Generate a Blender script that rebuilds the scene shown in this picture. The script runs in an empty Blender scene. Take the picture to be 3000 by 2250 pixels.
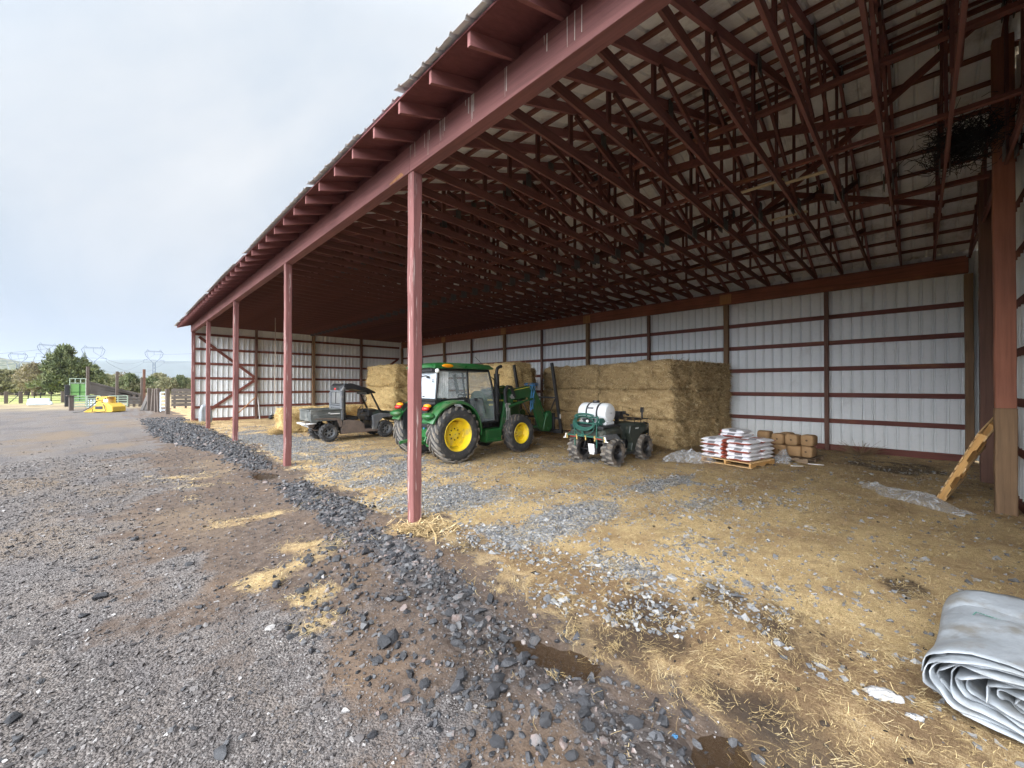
import bpy, bmesh, math, random
import numpy as np
from mathutils import Vector, Matrix
random.seed(7)
rng = np.random.default_rng(11)
SC = bpy.context.scene
COL = SC.collection
PI = math.pi
R = math.radians

# ------------------------------------------------------------------ mesh builder
class MB:
    def __init__(s):
        s.v = []; s.f = []; s.mi = []; s.sm = []; s.m = 0; s.smooth = False; s.xf = None
    def mat(s, i): s.m = i; return s
    def add(s, verts, faces, smooth=None):
        b = len(s.v)
        if s.xf is not None: verts = [s.xf @ Vector(p) for p in verts]
        s.v.extend([tuple(p) for p in verts])
        s.f.extend([tuple(b + i for i in f) for f in faces])
        s.mi.extend([s.m] * len(faces))
        s.sm.extend([s.smooth if smooth is None else smooth] * len(faces))
        return s
    def box(s, c, size, rot=None, taper=1.0):
        x, y, z = [k / 2 for k in size]; t = taper
        p = [(-x,-y,-z),(x,-y,-z),(x,y,-z),(-x,y,-z),(-x*t,-y*t,z),(x*t,-y*t,z),(x*t,y*t,z),(-x*t,y*t,z)]
        M = Matrix.Translation(c)
        if rot is not None:
            from mathutils import Euler
            M = M @ (Euler(rot).to_matrix().to_4x4() if not isinstance(rot, Matrix) else rot.to_4x4())
        return s.add([M @ Vector(q) for q in p], [(0,3,2,1),(4,5,6,7),(0,1,5,4),(1,2,6,5),(2,3,7,6),(3,0,4,7)], False)
    def span(s, a, b):
        return s.box([(a[i]+b[i])/2 for i in range(3)], [abs(b[i]-a[i]) for i in range(3)])
    def bar(s, p0, p1, w, h, up=(0,0,1)):
        p0, p1 = Vector(p0), Vector(p1); d = p1 - p0; L = d.length; d.normalize()
        u = Vector(up); side = d.cross(u)
        if side.length < 1e-4: side = d.cross(Vector((1,0,0)))
        side.normalize(); u = side.cross(d).normalized()
        M = Matrix((( d.x, side.x, u.x, (p0.x+p1.x)/2),(d.y, side.y, u.y, (p0.y+p1.y)/2),(d.z, side.z, u.z, (p0.z+p1.z)/2),(0,0,0,1)))
        x, y, z = L/2, w/2, h/2
        p = [(-x,-y,-z),(x,-y,-z),(x,y,-z),(-x,y,-z),(-x,-y,z),(x,-y,z),(x,y,z),(-x,y,z)]
        return s.add([M @ Vector(q) for q in p], [(0,3,2,1),(4,5,6,7),(0,1,5,4),(1,2,6,5),(2,3,7,6),(3,0,4,7)], False)
    def tube(s, pts, r, n=8, cap=True):
        pts = [Vector(p) for p in pts]; rr = r if isinstance(r, (list, tuple)) else [r]*len(pts)
        rings = []; prev = None
        for i, p in enumerate(pts):
            d = (pts[min(i+1, len(pts)-1)] - pts[max(i-1, 0)])
            if d.length < 1e-9: d = Vector((0,0,1))
            d.normalize()
            if prev is None:
                a = Vector((0,0,1)) if abs(d.z) < .9 else Vector((1,0,0)); u = d.cross(a).normalized()
            else:
                u = (prev - d * prev.dot(d))
                u = u.normalized() if u.length > 1e-6 else d.orthogonal().normalized()
            prev = u; w = d.cross(u)
            rings.append([p + (u*math.cos(2*PI*k/n) + w*math.sin(2*PI*k/n))*rr[i] for k in range(n)])
        return s.loft(rings, cap)
    def loft(s, rings, cap=True, smooth=True, close=True):
        n = len(rings[0]); v = [q for r_ in rings for q in r_]; f = []
        for i in range(len(rings)-1):
            for k in range(n if close else n-1):
                a, b = i*n+k, i*n+(k+1) % n
                f.append((a, b, b+n, a+n))
        s.add(v, f, smooth)
        if cap:
            s.add(list(rings[0]), [tuple(range(n))[::-1]], False); s.add(list(rings[-1]), [tuple(range(n))], False)
        return s
    def cyl(s, p0, p1, r0, r1=None, n=16): return s.tube([p0, p1], [r0, r0 if r1 is None else r1], n)
    def lathe(s, prof, c, axis='y', n=32, smooth=True):
        # prof: (radius, along-axis)
        rings = []
        for r_, a in prof:
            ring = []
            for k in range(n):
                t = 2*PI*k/n; u, w = math.cos(t)*r_, math.sin(t)*r_
                q = {'y': (u, a, w), 'x': (a, u, w), 'z': (u, w, a)}[axis]
                ring.append((c[0]+q[0], c[1]+q[1], c[2]+q[2]))
            rings.append(ring)
        return s.loft(rings, False, smooth)
    def prism(s, poly, a, b, axis='y', smooth=False):
        # polygon in the plane perpendicular to axis, extruded from a to b
        def P(u, w, t): return {'y': (u, t, w), 'x': (t, u, w), 'z': (u, w, t)}[axis]
        n = len(poly); v = [P(u, w, a) for u, w in poly] + [P(u, w, b) for u, w in poly]
        f = [tuple(range(n)), tuple(range(2*n-1, n-1, -1))]
        s.add(v, f, False)
        s.add(v, [(k, n+k, n+(k+1) % n, (k+1) % n) for k in range(n)], smooth)
        return s
    def ell(s, c, r, nu=14, nv=9, rot=None):
        rings = []
        M = rot.to_matrix() if rot else None
        for j in range(nv+1):
            ph = -PI/2 + PI*j/nv; ring = []
            for k in range(nu):
                t = 2*PI*k/nu
                q = Vector((r[0]*math.cos(ph)*math.cos(t), r[1]*math.cos(ph)*math.sin(t), r[2]*math.sin(ph)))
                if M: q = M @ q
                ring.append((c[0]+q[0], c[1]+q[1], c[2]+q[2]))
            rings.append(ring)
        return s.loft(rings, False)
    def quad(s, a, b, c, d): return s.add([a, b, c, d], [(0,1,2,3)])
    def mesh(s, name):
        me = bpy.data.meshes.new(name); me.from_pydata(s.v, [], s.f); me.update()
        me.polygons.foreach_set('material_index', s.mi); me.polygons.foreach_set('use_smooth', s.sm)
        return me
    def build(s, name, mats, parent=None, loc=(0,0,0), rot=(0,0,0), bevel=0, fix=True, sharp=38):
        me = s.mesh(name)
        if fix:
            bm = bmesh.new(); bm.from_mesh(me); bmesh.ops.remove_doubles(bm, verts=bm.verts, dist=1e-5)
            bmesh.ops.recalc_face_normals(bm, faces=bm.faces); bm.to_mesh(me); bm.free()
        return link(name, me, mats, parent, loc, rot, bevel, sharp)

def link(name, me, mats, parent=None, loc=(0,0,0), rot=(0,0,0), bevel=0, sharp=38):
    for m in (mats if isinstance(mats, (list, tuple)) else [mats]): me.materials.append(m)
    if any(p.use_smooth for p in me.polygons[:50]) or len(me.polygons) > 50:
        try: me.set_sharp_from_angle(angle=R(sharp))
        except Exception: pass
    o = bpy.data.objects.new(name, me); COL.objects.link(o)
    o.location = loc; o.rotation_euler = rot
    if parent is not None: o.parent = parent
    if bevel:
        b = o.modifiers.new('bevel', 'BEVEL'); b.width = bevel; b.segments = 2; b.limit_method = 'ANGLE'; b.angle_limit = R(40)
    return o

def npmesh(name, V, F, smooth=False, attrs=None, cattrs=None):
    """numpy mesh: V (n,3), F (m,k) all the same k"""
    me = bpy.data.meshes.new(name); k = F.shape[1]; m = len(F)
    me.vertices.add(len(V)); me.vertices.foreach_set('co', V.astype(np.float32).ravel())
    me.loops.add(m*k); me.loops.foreach_set('vertex_index', F.astype(np.int32).ravel())
    me.polygons.add(m); me.polygons.foreach_set('loop_start', np.arange(0, m*k, k, dtype=np.int32))
    me.polygons.foreach_set('use_smooth', np.full(m, smooth))
    me.update(calc_edges=True)
    for n, a in (attrs or {}).items():
        at = me.attributes.new(n, 'FLOAT', 'POINT'); at.data.foreach_set('value', a.astype(np.float32))
    for n, a in (cattrs or {}).items():
        at = me.attributes.new(n, 'FLOAT_COLOR', 'POINT')
        at.data.foreach_set('color', np.concatenate([a, np.ones((len(a), 1))], 1).astype(np.float32).ravel())
    me.validate(); return me

def tag(o, label=None, cat=None, group=None, kind=None):
    if label: o['label'] = label
    if cat: o['category'] = cat
    if group: o['group'] = group
    if kind: o['kind'] = kind
    return o
def thing(name, label, cat, loc=(0,0,0), rz=0, group=None):
    o = bpy.data.objects.new(name, None); COL.objects.link(o); o.location = loc; o.rotation_euler = (0,0,rz)
    o.empty_display_size = .2
    return tag(o, label, cat, group)
def copy_tree(o, parent=None):
    c = o.copy(); COL.objects.link(c); c.parent = parent
    for ch in [x for x in o.children]: copy_tree(ch, c)
    return c

# ------------------------------------------------------------------ materials
def nodes(name):
    m = bpy.data.materials.new(name); m.use_nodes = True
    nt = m.node_tree; b = nt.nodes['Principled BSDF']; return m, nt, b
def N(nt, t, **kw):
    n = nt.nodes.new(t)
    for k, v in kw.items():
        if k.startswith('_'): setattr(n, k[1:], v)
        else: n.inputs[k].default_value = v
    return n
def mixc(nt, fac, a, b, mode='MIX'):
    n = nt.nodes.new('ShaderNodeMix'); n.data_type = 'RGBA'; n.blend_type = mode
    for sock, v in ((n.inputs[0], fac), (n.inputs[6], a), (n.inputs[7], b)):
        if hasattr(v, 'links') or isinstance(v, bpy.types.NodeSocket): nt.links.new(v, sock)
        else: sock.default_value = v if not isinstance(v, tuple) else (*v, 1) if len(v) == 3 else v
    return n.outputs[2]
def math_(nt, op, a, b=None, clamp=False):
    n = nt.nodes.new('ShaderNodeMath'); n.operation = op; n.use_clamp = clamp
    for i, v in enumerate((a, b)):
        if v is None: continue
        if isinstance(v, bpy.types.NodeSocket): nt.links.new(v, n.inputs[i])
        else: n.inputs[i].default_value = v
    return n.outputs[0]
def ramp(nt, fac, stops, interp='LINEAR'):
    n = nt.nodes.new('ShaderNodeValToRGB'); n.color_ramp.interpolation = interp
    e = n.color_ramp.elements
    while len(e) < len(stops): e.new(.5)
    for i, (p, c) in enumerate(stops):
        e[i].position = p; e[i].color = (*c, 1) if isinstance(c, tuple) else (c, c, c, 1)
    nt.links.new(fac, n.inputs[0]); return n.outputs[0]
def noise(nt, vec, scale, detail=3, rough=.55, stretch=None, dist=0):
    if stretch:
        mp = nt.nodes.new('ShaderNodeMapping'); mp.inputs['Scale'].default_value = stretch
        nt.links.new(vec, mp.inputs['Vector']); vec = mp.outputs[0]
    n = N(nt, 'ShaderNodeTexNoise', Scale=scale, Detail=detail, Roughness=rough, Distortion=dist)
    nt.links.new(vec, n.inputs['Vector']); return n.outputs[0]
def coord(nt, kind='Object'): return nt.nodes.new('ShaderNodeTexCoord').outputs[kind]
def bump(nt, h, strength, dist, b):
    n = N(nt, 'ShaderNodeBump', Strength=strength, Distance=dist); nt.links.new(h, n.inputs['Height'])
    nt.links.new(n.outputs[0], b.inputs['Normal'])
def pm(name, col, rough=.6, metal=0, var=.25, scale=5, bmp=.15, bscale=40, stretch=None, dirt=None, spec=.5, alpha=1, rvar=.15):
    """plain weathered surface: base colour broken up by two noises, a dirt layer, roughness variation and bump"""
    m, nt, b = nodes(name); L = nt.links; co = coord(nt)
    n1 = noise(nt, co, scale, 5, .6, stretch); n2 = noise(nt, co, scale*7, 3, .6, stretch)
    f = math_(nt, 'ADD', math_(nt, 'MULTIPLY', n1, .65), math_(nt, 'MULTIPLY', n2, .35))
    lo = tuple(c*(1-var) for c in col); hi = tuple(min(1, c*(1+var)) for c in col)
    c = ramp(nt, f, [(.3, lo), (.7, hi)])
    if dirt:
        dc, amt, ds = dirt
        d = ramp(nt, noise(nt, co, ds, 6, .65), [(.62-amt*.3, 0.), (.72-amt*.1, 1.)])
        c = mixc(nt, math_(nt, 'MULTIPLY', d, min(1, .5+amt)), c, dc)
    L.new(c, b.inputs['Base Color'])
    r_ = ramp(nt, n1, [(.25, max(0, rough-rvar)), (.75, min(1, rough+rvar))]); L.new(r_, b.inputs['Roughness'])
    b.inputs['Metallic'].default_value = metal; b.inputs['Specular IOR Level'].default_value = spec
    if bmp: bump(nt, noise(nt, co, bscale, 4, .6, stretch), bmp, .01, b)
    return m
def wood(name, col, axis, peel=None, var=.45, rough=.75, grain=1.0, orange=0):
    """sawn or painted timber with grain running along the axis"""
    m, nt, b = nodes(name); L = nt.links; co = coord(nt)
    st = {'x': (.35, 9, 9), 'y': (9, .35, 9), 'z': (9, 9, .35)}[axis]
    g = noise(nt, co, 2.2*grain, 6, .65, st, .4); big = noise(nt, co, .9, 3)
    f = math_(nt, 'ADD', math_(nt, 'MULTIPLY', g, .6), math_(nt, 'MULTIPLY', big, .4))
    c = ramp(nt, f, [(.3, tuple(k*(1-var) for k in col)), (.52, col), (.75, tuple(min(1, k*(1+var*.9)) for k in col))])
    if orange:
        o = ramp(nt, noise(nt, co, 1.3, 4, .6, {'x': (.4, 2, 2), 'y': (2, .4, 2), 'z': (2, 2, .4)}[axis]), [(.60, 0.), (.70, 1.)])
        c = mixc(nt, math_(nt, 'MULTIPLY', o, orange), c, (.30, .13, .05))
    if peel:
        st2 = {'x': (.5, 14, 14), 'y': (14, .5, 14), 'z': (14, 14, .45)}[axis]
        p = ramp(nt, noise(nt, co, 1.6, 5, .7, st2), [(peel, 0.), (peel+.035, 1.)])
        c = mixc(nt, math_(nt, 'MULTIPLY', p, .8), c, (.55, .42, .38))
    L.new(c, b.inputs['Base Color']); b.inputs['Roughness'].default_value = rough
    b.inputs['Specular IOR Level'].default_value = .3
    bump(nt, g, .5, .012, b)
    return m
def attr_mat(name, stops, attr='tint', rough=.85, bmp=.4, bscale=30, transl=0, nscale=12, spec=.3):
    m, nt, b = nodes(name); L = nt.links
    a = N(nt, 'ShaderNodeAttribute', _attribute_name=attr).outputs['Fac']
    co = coord(nt); n1 = noise(nt, co, nscale, 4, .6)
    f = math_(nt, 'ADD', a, math_(nt, 'MULTIPLY', math_(nt, 'SUBTRACT', n1, .5), .35), True)
    L.new(ramp(nt, f, stops), b.inputs['Base Color']); b.inputs['Roughness'].default_value = rough
    b.inputs['Specular IOR Level'].default_value = spec
    if bmp: bump(nt, noise(nt, co, bscale, 4, .65), bmp, .01, b)
    return m
def glassy(name, col, rough=.05, alpha=.35):
    m, nt, b = nodes(name); b.inputs['Base Color'].default_value = (*col, 1); b.inputs['Roughness'].default_value = rough
    co = coord(nt); d = noise(nt, co, 3, 5, .65)
    nt.links.new(ramp(nt, d, [(.3, max(0, alpha-.12)), (.75, min(1, alpha+.2))]), b.inputs['Alpha'])
    return m

M = {}
RED = (.20, .082, .074)
M['paint_z'] = wood('painted_red_post', RED, 'z', .59, .35)
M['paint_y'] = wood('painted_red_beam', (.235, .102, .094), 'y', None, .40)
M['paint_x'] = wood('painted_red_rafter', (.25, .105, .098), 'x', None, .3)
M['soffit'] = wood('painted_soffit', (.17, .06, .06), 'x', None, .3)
M['stain_x'] = wood('stained_truss', (.165, .068, .056), 'x', None, .5, orange=.5)
M['stain_z'] = wood('stained_web', (.13, .05, .042), 'z', None, .5, orange=.5)
M['stain_y'] = wood('stained_girt', (.17, .062, .048), 'y', None, .5, orange=.55)
M['girt_x'] = wood('stained_cross_girt', (.17, .056, .04), 'x', None, .5, orange=.4)
M['raw_z'] = wood('olive_post', (.22, .135, .075), 'z', None, .45, orange=.4)
M['raw_y'] = wood('rough_beam', (.22, .075, .045), 'y', None, .6, orange=1.0)
M['redpost_z'] = wood('rust_post', (.30, .12, .075), 'z', None, .4, orange=.7)
M['brownpost_z'] = wood('brown_post', (.16, .085, .062), 'z', None, .4)
M['block'] = wood('raw_block', (.36, .17, .07), 'z', None, .4)
M['gusset'] = pm('plywood_gusset', (.10, .095, .095), .8, var=.4)
M['clad'] = pm('white_cladding', (.71, .725, .72), .42, var=.06, scale=1.2, bmp=.05, dirt=((.50,.49,.46), .12, .9))
M['roofmetal'] = pm('roof_sheet', (.78, .80, .81), .5, var=.14, scale=1.1, bmp=.05, dirt=((.33,.30,.27), .3, 1.3))
M['rooftop'] = pm('weathered_roof_top', (.25, .235, .225), .6, var=.25)
M['galv'] = pm('galvanised_edge', (.52, .50, .48), .45, .3, var=.25)
M['pale_board'] = wood('pale_board', (.55, .45, .30), 'y', None, .4)
M['newwood'] = wood('new_pallet_wood', (.58, .33, .12), 'x', None, .35)
M['newwood_y'] = wood('new_pallet_wood_cross', (.62, .40, .19), 'y', None, .35)
M['greywood'] = wood('old_pallet_wood', (.24, .17, .11), 'x', None, .4)
M['fence_wood'] = wood('weathered_fence', (.13, .115, .105), 'x', None, .5)
M['fence_z'] = wood('weathered_fence_post', (.12, .095, .08), 'z', None, .5)
M['green'] = pm('tractor_green', (.018, .115, .028), .36, var=.22, bmp=.02, dirt=((.12,.13,.075), .30, 2.5))
M['dkgreen'] = pm('loader_green', (.013, .075, .022), .4, var=.25, bmp=.03, dirt=((.08,.09,.05), .2, 4))
M['yellow'] = pm('rim_yellow', (.80, .58, .02), .38, var=.12, bmp=.02, dirt=((.42,.33,.13), .36, 3.5))
M['rubber'] = pm('tyre_rubber', (.035, .034, .034), .78, var=.35, bmp=.3, bscale=60, dirt=((.15,.13,.105), .35, 4))
M['rubber_dirty'] = pm('muddy_tyre', (.05, .045, .042), .85, var=.4, bmp=.4, bscale=50, dirt=((.20,.155,.115), .55, 5))
M['tread_mud'] = pm('muddy_tread', (.16, .145, .125), .9, var=.4, bmp=.4, bscale=40, dirt=((.25,.20,.15), .4, 6))
M['black'] = pm('black_plastic', (.018, .018, .019), .45, var=.3, bmp=.05)
M['blacksteel'] = pm('black_steel', (.022, .021, .022), .5, .2, var=.4, bmp=.08, dirt=((.10,.07,.05), .15, 6))
M['grey_plastic'] = pm('dusty_grey_plastic', (.115, .12, .126), .6, var=.25, scale=3, bmp=.08, dirt=((.25,.23,.20), .25, 4))
M['dark_green_plastic'] = pm('dark_green_plastic', (.030, .038, .030), .42, var=.3, bmp=.04, dirt=((.12,.11,.09), .2, 4))
M['mud_panel'] = pm('mud_coated_panel', (.135, .10, .08), .85, var=.35, scale=4, bmp=.3, dirt=((.07,.06,.055), .35, 3))
M['bed'] = pm('dusty_bed_panel', (.095, .10, .094), .5, var=.35, scale=3, stretch=(.6,1,3), bmp=.05, dirt=((.24,.235,.21), .3, 3))
M['steel'] = pm('bare_steel', (.45, .44, .43), .4, .8, var=.3)
M['white_plastic'] = pm('white_poly_tank', (.66, .67, .67), .38, var=.08, bmp=.02, dirt=((.45,.42,.36), .25, 3))
M['sprayer_green'] = pm('sprayer_green', (.022, .095, .07), .45, var=.2, bmp=.04)
M['brass'] = pm('brass_nozzle', (.62, .45, .16), .35, .8, var=.2)
M['redlens'] = pm('red_lens', (.55, .03, .03), .2, var=.15, bmp=0)
M['orangelens'] = pm('orange_lens', (.85, .30, .01), .2, var=.15, bmp=0)
M['glass'] = glassy('cab_glass', (.50, .57, .57), .04, .17)
M['glass_pale'] = glassy('reflecting_glass', (.62, .68, .72), .06, .78)
M['mesh_glass'] = glassy('dusty_rear_window', (.20, .20, .20), .3, .75)
M['seat'] = pm('cab_lining', (.20, .21, .19), .8, var=.3)
M['paleplate'] = pm('pale_plate', (.75, .74, .72), .5, var=.1)
M['decal'] = pm('yellow_decal', (.75, .62, .08), .4, var=.1)
M['whiteclip'] = pm('white_lamp', (.85, .85, .82), .25, var=.05, bmp=0)
M['twine'] = pm('blue_twine', (.05, .17, .32), .8, var=.4, bmp=.2)
M['attach_yellow'] = pm('attachment_yellow', (.60, .38, .035), .5, var=.22, bmp=.05, dirt=((.34,.22,.10), .3, 3))
M['lime'] = pm('lime_green_sheet', (.17, .36, .11), .55, var=.12, bmp=.03)
M['gategreen'] = pm('faded_green_pipe', (.30, .37, .28), .6, var=.2)
M['white_block'] = pm('white_block', (.70, .78, .84), .7, var=.1)
M['bagwhite'] = pm('feed_bag_white', (.78, .77, .79), .42, var=.06, scale=9, bmp=.5, bscale=9)
M['bagred'] = pm('feed_bag_red', (.36, .085, .05), .5, var=.2, scale=9, bmp=.3, bscale=14)
M['bagink'] = pm('feed_bag_ink', (.22, .21, .22), .6, var=.1)
M['mineral'] = pm('pressed_mineral_block', (.33, .20, .095), .85, var=.22, scale=9, bmp=.4, bscale=60)
M['mineralhole'] = pm('mineral_hole', (.09, .05, .025), .9)
M['tarp'] = pm('grey_tarp', (.27, .29, .31), .48, var=.2, scale=3, bmp=.9, bscale=7, dirt=((.17,.155,.13), .35, 4))
M['tarp_edge'] = pm('tarp_layers', (.50, .53, .55), .55, var=.12, scale=6, bmp=.2)
M['dust'] = pm('dried_clod', (.56, .52, .46), .9, var=.3, scale=14, bmp=.6, bscale=40)
M['net'] = pm('black_netting', (.012, .013, .017), .8)
M['rope'] = pm('pale_rope', (.40, .33, .26), .9)
M['wire'] = pm('blue_grey_steel_lattice', (.09, .12, .19), .6, .2)
M['cable'] = pm('overhead_cable', (.16, .18, .22), .5, .3)
M['deadweed'] = pm('dry_weed', (.22, .15, .08), .9)
M['bark'] = wood('juniper_bark', (.16, .115, .085), 'z', None, .4)
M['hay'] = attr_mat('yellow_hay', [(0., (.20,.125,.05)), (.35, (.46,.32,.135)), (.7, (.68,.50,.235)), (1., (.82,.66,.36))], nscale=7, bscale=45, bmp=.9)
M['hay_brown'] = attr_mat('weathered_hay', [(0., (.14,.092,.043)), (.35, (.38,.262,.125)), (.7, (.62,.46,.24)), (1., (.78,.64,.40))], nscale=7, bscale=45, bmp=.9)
M['straw'] = attr_mat('loose_straw', [(0., (.20,.135,.062)), (.35, (.42,.30,.14)), (.75, (.58,.44,.22)), (1., (.72,.59,.35))], nscale=5, bmp=0)
M['rock_dark'] = attr_mat('dark_basalt', [(0., (.018,.018,.020)), (.5, (.050,.050,.055)), (.86, (.095,.092,.092)), (.975, (.16,.115,.10)), (1., (.22,.19,.175))], rough=.62, nscale=18, bscale=38, spec=.5, bmp=.9)
M['rock_grey'] = attr_mat('pale_crushed_rock', [(0., (.08,.081,.085)), (.5, (.165,.166,.17)), (.88, (.235,.232,.228)), (1., (.30,.29,.275))], rough=.8, nscale=18, bscale=55)
M['rock_yard'] = attr_mat('yard_gravel', [(0., (.045,.040,.039)), (.45, (.105,.093,.089)), (.85, (.19,.174,.167)), (.96, (.36,.34,.325)), (1., (.55,.53,.51))], rough=.75, nscale=30, bscale=70)
def plastic_film():
    m, nt, b = nodes('clear_plastic_film'); co = coord(nt)
    b.inputs['Base Color'].default_value = (.80, .82, .84, 1); b.inputs['Roughness'].default_value = .10; b.inputs['Specular IOR Level'].default_value = .9
    d = noise(nt, co, 7, 5, .7, None, .8)
    nt.links.new(ramp(nt, d, [(.38, .12), (.54, .30), (.68, .62)]), b.inputs['Alpha'])
    bump(nt, noise(nt, co, 16, 4, .7, None, 1.5), 1.0, .05, b); return m
M['film'] = plastic_film()
M['dung'] = attr_mat('dark_crumbs', [(0., (.012,.009,.007)), (.6, (.035,.024,.016)), (1., (.08,.055,.035))], rough=.9)
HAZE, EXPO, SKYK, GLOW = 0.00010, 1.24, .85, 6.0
# ------------------------------------------------------------------ camera (solved from the photograph)
CAMH, YAW, PIT, ROL, FPX = 2.1136, .7865, .0067, .0003, 1156.73
cam = bpy.data.cameras.new('camera'); cam.sensor_width = 36; cam.lens = FPX/3000*36; cam.clip_end = 30000; cam.clip_start = .05
camo = bpy.data.objects.new('camera', cam); COL.objects.link(camo)
camo.location = (0, 0, CAMH); camo.rotation_euler = (PI/2 + PIT, -ROL, -YAW); SC.camera = camo
_F = np.array([math.sin(YAW)*math.cos(PIT), math.cos(YAW)*math.cos(PIT), math.sin(PIT)])
_R = np.array([math.cos(YAW), -math.sin(YAW), 0]); _U = np.cross(_R, _F)
def pix(P):
    v = np.asarray(P, float) - np.array([0, 0, CAMH]); w = v @ _F
    return 1500 + FPX*(v @ _R)/w, 1125 - FPX*(v @ _U)/w, w

# ------------------------------------------------------------------ value noise
def vn(x, y, s=0):
    xi, yi = np.floor(x), np.floor(y); fx, fy = x-xi, y-yi
    fx = fx*fx*(3-2*fx); fy = fy*fy*(3-2*fy)
    h = lambda a, b: np.modf(np.abs(np.sin(a*127.1 + b*311.7 + s*74.7)*43758.5453))[0]
    return (h(xi,yi)*(1-fx)+h(xi+1,yi)*fx)*(1-fy) + (h(xi,yi+1)*(1-fx)+h(xi+1,yi+1)*fx)*fy
def fbm(x, y, s=0, o=4):
    t = 0; a = .5; n = 0
    for i in range(o):
        t = t + a*vn(x*2**i, y*2**i, s+i*3); n += a; a *= .5
    return t/n
def sst(a, b, x): t = np.clip((x-a)/(b-a), 0, 1); return t*t*(3-2*t)

PUD = [(2.43, 1.98, .16, .36, .3), (2.47, .78, .16, .20, .2), (2.52, 11.0, .26, .5, .1)]   # x, y, rx, ry, lean
def pudd(x, y):
    p = 0*x
    for (a, b, rx, ry, ln) in PUD:
        dx = x-a+(y-b)*ln; q = np.sqrt((dx/rx)**2 + ((y-b)/ry)**2) + (fbm(x*5, y*5, 9, 3)-.5)*.7
        p = np.maximum(p, 1-sst(.65, 1.25, q))
    return p
def masks(x, y):
    n1 = fbm(x*.55, y*.55, 1)-.5; n2 = fbm(x*1.9, y*1.9, 5)-.5; n3 = fbm(x*6, y*6, 8, 3)-.5
    # berm of dark rock along the posts
    L = np.interp(y, [0, 2.8, 3.6, 5.2, 5.9, 7, 9.7, 12.2, 15.6, 21, 33], [1.6, 1.2, 1.15, 1.3, 2.1, 2.1, 2.2, 2.3, 2.0, 1.1, 1.0])
    Rr = np.interp(y, [0, 1.2, 2.6, 3.6, 5.7, 6.5, 8.4, 11.6, 15.5, 23.6, 33], [2.5, 2.45, 2.6, 2.75, 2.95, 3.1, 3.0, 3.0, 3.35, 3.2, 3.1])
    e = n1*.8 + n2*.5
    berm = sst(-.15, .3, x-L+e*.6)*sst(-.15, .3, Rr-x+e*.6)
    gap = 1-np.exp(-((y-10.4)/.8)**2)
    dens = np.interp(y, [0, 1, 2.5, 3.5, 5, 5.8, 7, 9, 9.9, 11.2, 12.5, 15, 30, 34, 40], [.28, .30, .34, .42, .30, .7, 1, 1, .4, .4, .95, 1, 1, .5, 0])
    ridge = np.exp(-((x-np.interp(y, [0, 1.2, 2.6, 3.6, 5], [2.35, 2.3, 2.35, 2.5, 2.6]))/.28)**2)*(y < 5.6)
    rock = np.clip(berm*dens*gap*(.45+.9*(n2+.5)) + ridge*.75*(n2+.62), 0, 1)
    # inside: straw
    Xs = np.interp(y, [0, .4, 1.1, 1.8, 2.5, 4.2, 5.4, 7, 12, 20, 33], [2.85, 2.75, 2.6, 2.78, 2.95, 3.2, 3.05, 3.2, 3.2, 3.3, 3.4])
    ins = sst(-.35, .65, x-Xs+e*1.3+n3*.9+n2*.4)
    gp = 0*x
    for (a, b, rx, ry, amt) in [(5.2,3.85,1.5,.55,1.15), (3.9,4.25,.75,.5,.8), (4.4,6.2,1.5,1.3,.95), (8.4,3.8,1.6,.6,.8), (6.6,4.9,1.2,.5,.6), (5,10,2.2,4.5,.75), (4.4,17,1.6,6,.95), (9.2,6.6,1.6,.7,.7), (8.5,8.2,1.5,.6,.5), (4.5,2.0,1.3,.8,.38), (6.4,1.2,2,.8,.22),(7.5,2.6,2,.8,.3)]:
        q = ((x-a)/rx)**2 + ((y-b)/ry)**2
        gp = np.maximum(gp, np.exp(-q*1.1)*amt)
    grav = np.clip(ins*np.clip(gp*1.25 + n2*1.3 + n1*.5 - .12, 0, 1), 0, 1)
    straw = np.clip(ins*(1.05-.75*grav + n2*.9 + n1*.4), 0, 1)
    damp = 0*x
    for (a, b, rx, ry, amt) in [(3.5,1.75,.5,.4,.8),(3.2,1.45,.35,.3,.9),(4.3,1.4,.35,.3,.8),(5.9,0,.3,.2,.9),(14.6,.2,1.3,.9,1.0),(3.3,4.1,.45,.3,.7),(4.1,.7,.8,.5,.5),(3.0,.9,.3,.5,.7),(2.9,1.9,.3,.6,.7)]:
        damp = np.maximum(damp, np.exp(-(((x-a)/rx)**2 + ((y-b)/ry)**2))*amt*(1+n2*2.4+n3))
    so = 0*x
    for (a, b, rx, ry, amt) in [(1.12,5.05,.35,.35,.95),(1.5,5.15,.6,.3,.9),(1.8,5.5,.45,.4,.8),(1.69,7.4,.7,.35,.55),(1.4,4.25,.35,.3,.7),(1.35,3.75,.2,.3,.6),(2.9,5.25,.5,.25,.9),(1.3,12,.8,2.2,.3),(2.6,26,.5,3,.6)]:
        so = np.maximum(so, np.exp(-(((x-a)/rx)**2 + ((y-b)/ry)**2))*amt)
    straw = np.clip(straw + np.clip(so*1.3 + n2*1.6 - .35, 0, 1)*(so > .06), 0, 1)
    # yard gravel on the open side
    Xy = np.interp(y, [-1, 2.3, 3.6, 5.2, 9.2, 14, 20, 26], [1.1, 1.05, 1.0, .7, .35, .7, 1.0, 1.5])
    yard = sst(-.75, .85, Xy-x+e*2.6+n2*1.3+n3*1.0)*(.72+.5*n2+.35*n3+.25)
    yard = np.clip(yard, 0, 1)
    tan = np.clip(sst(.42, .80, fbm(x*.55+3, y*.30, 21)+n2*.25+n3*.2)*.9, 0, 1)*sst(5, 9, y)*(1-ins)*sst(52, 40, y)
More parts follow.
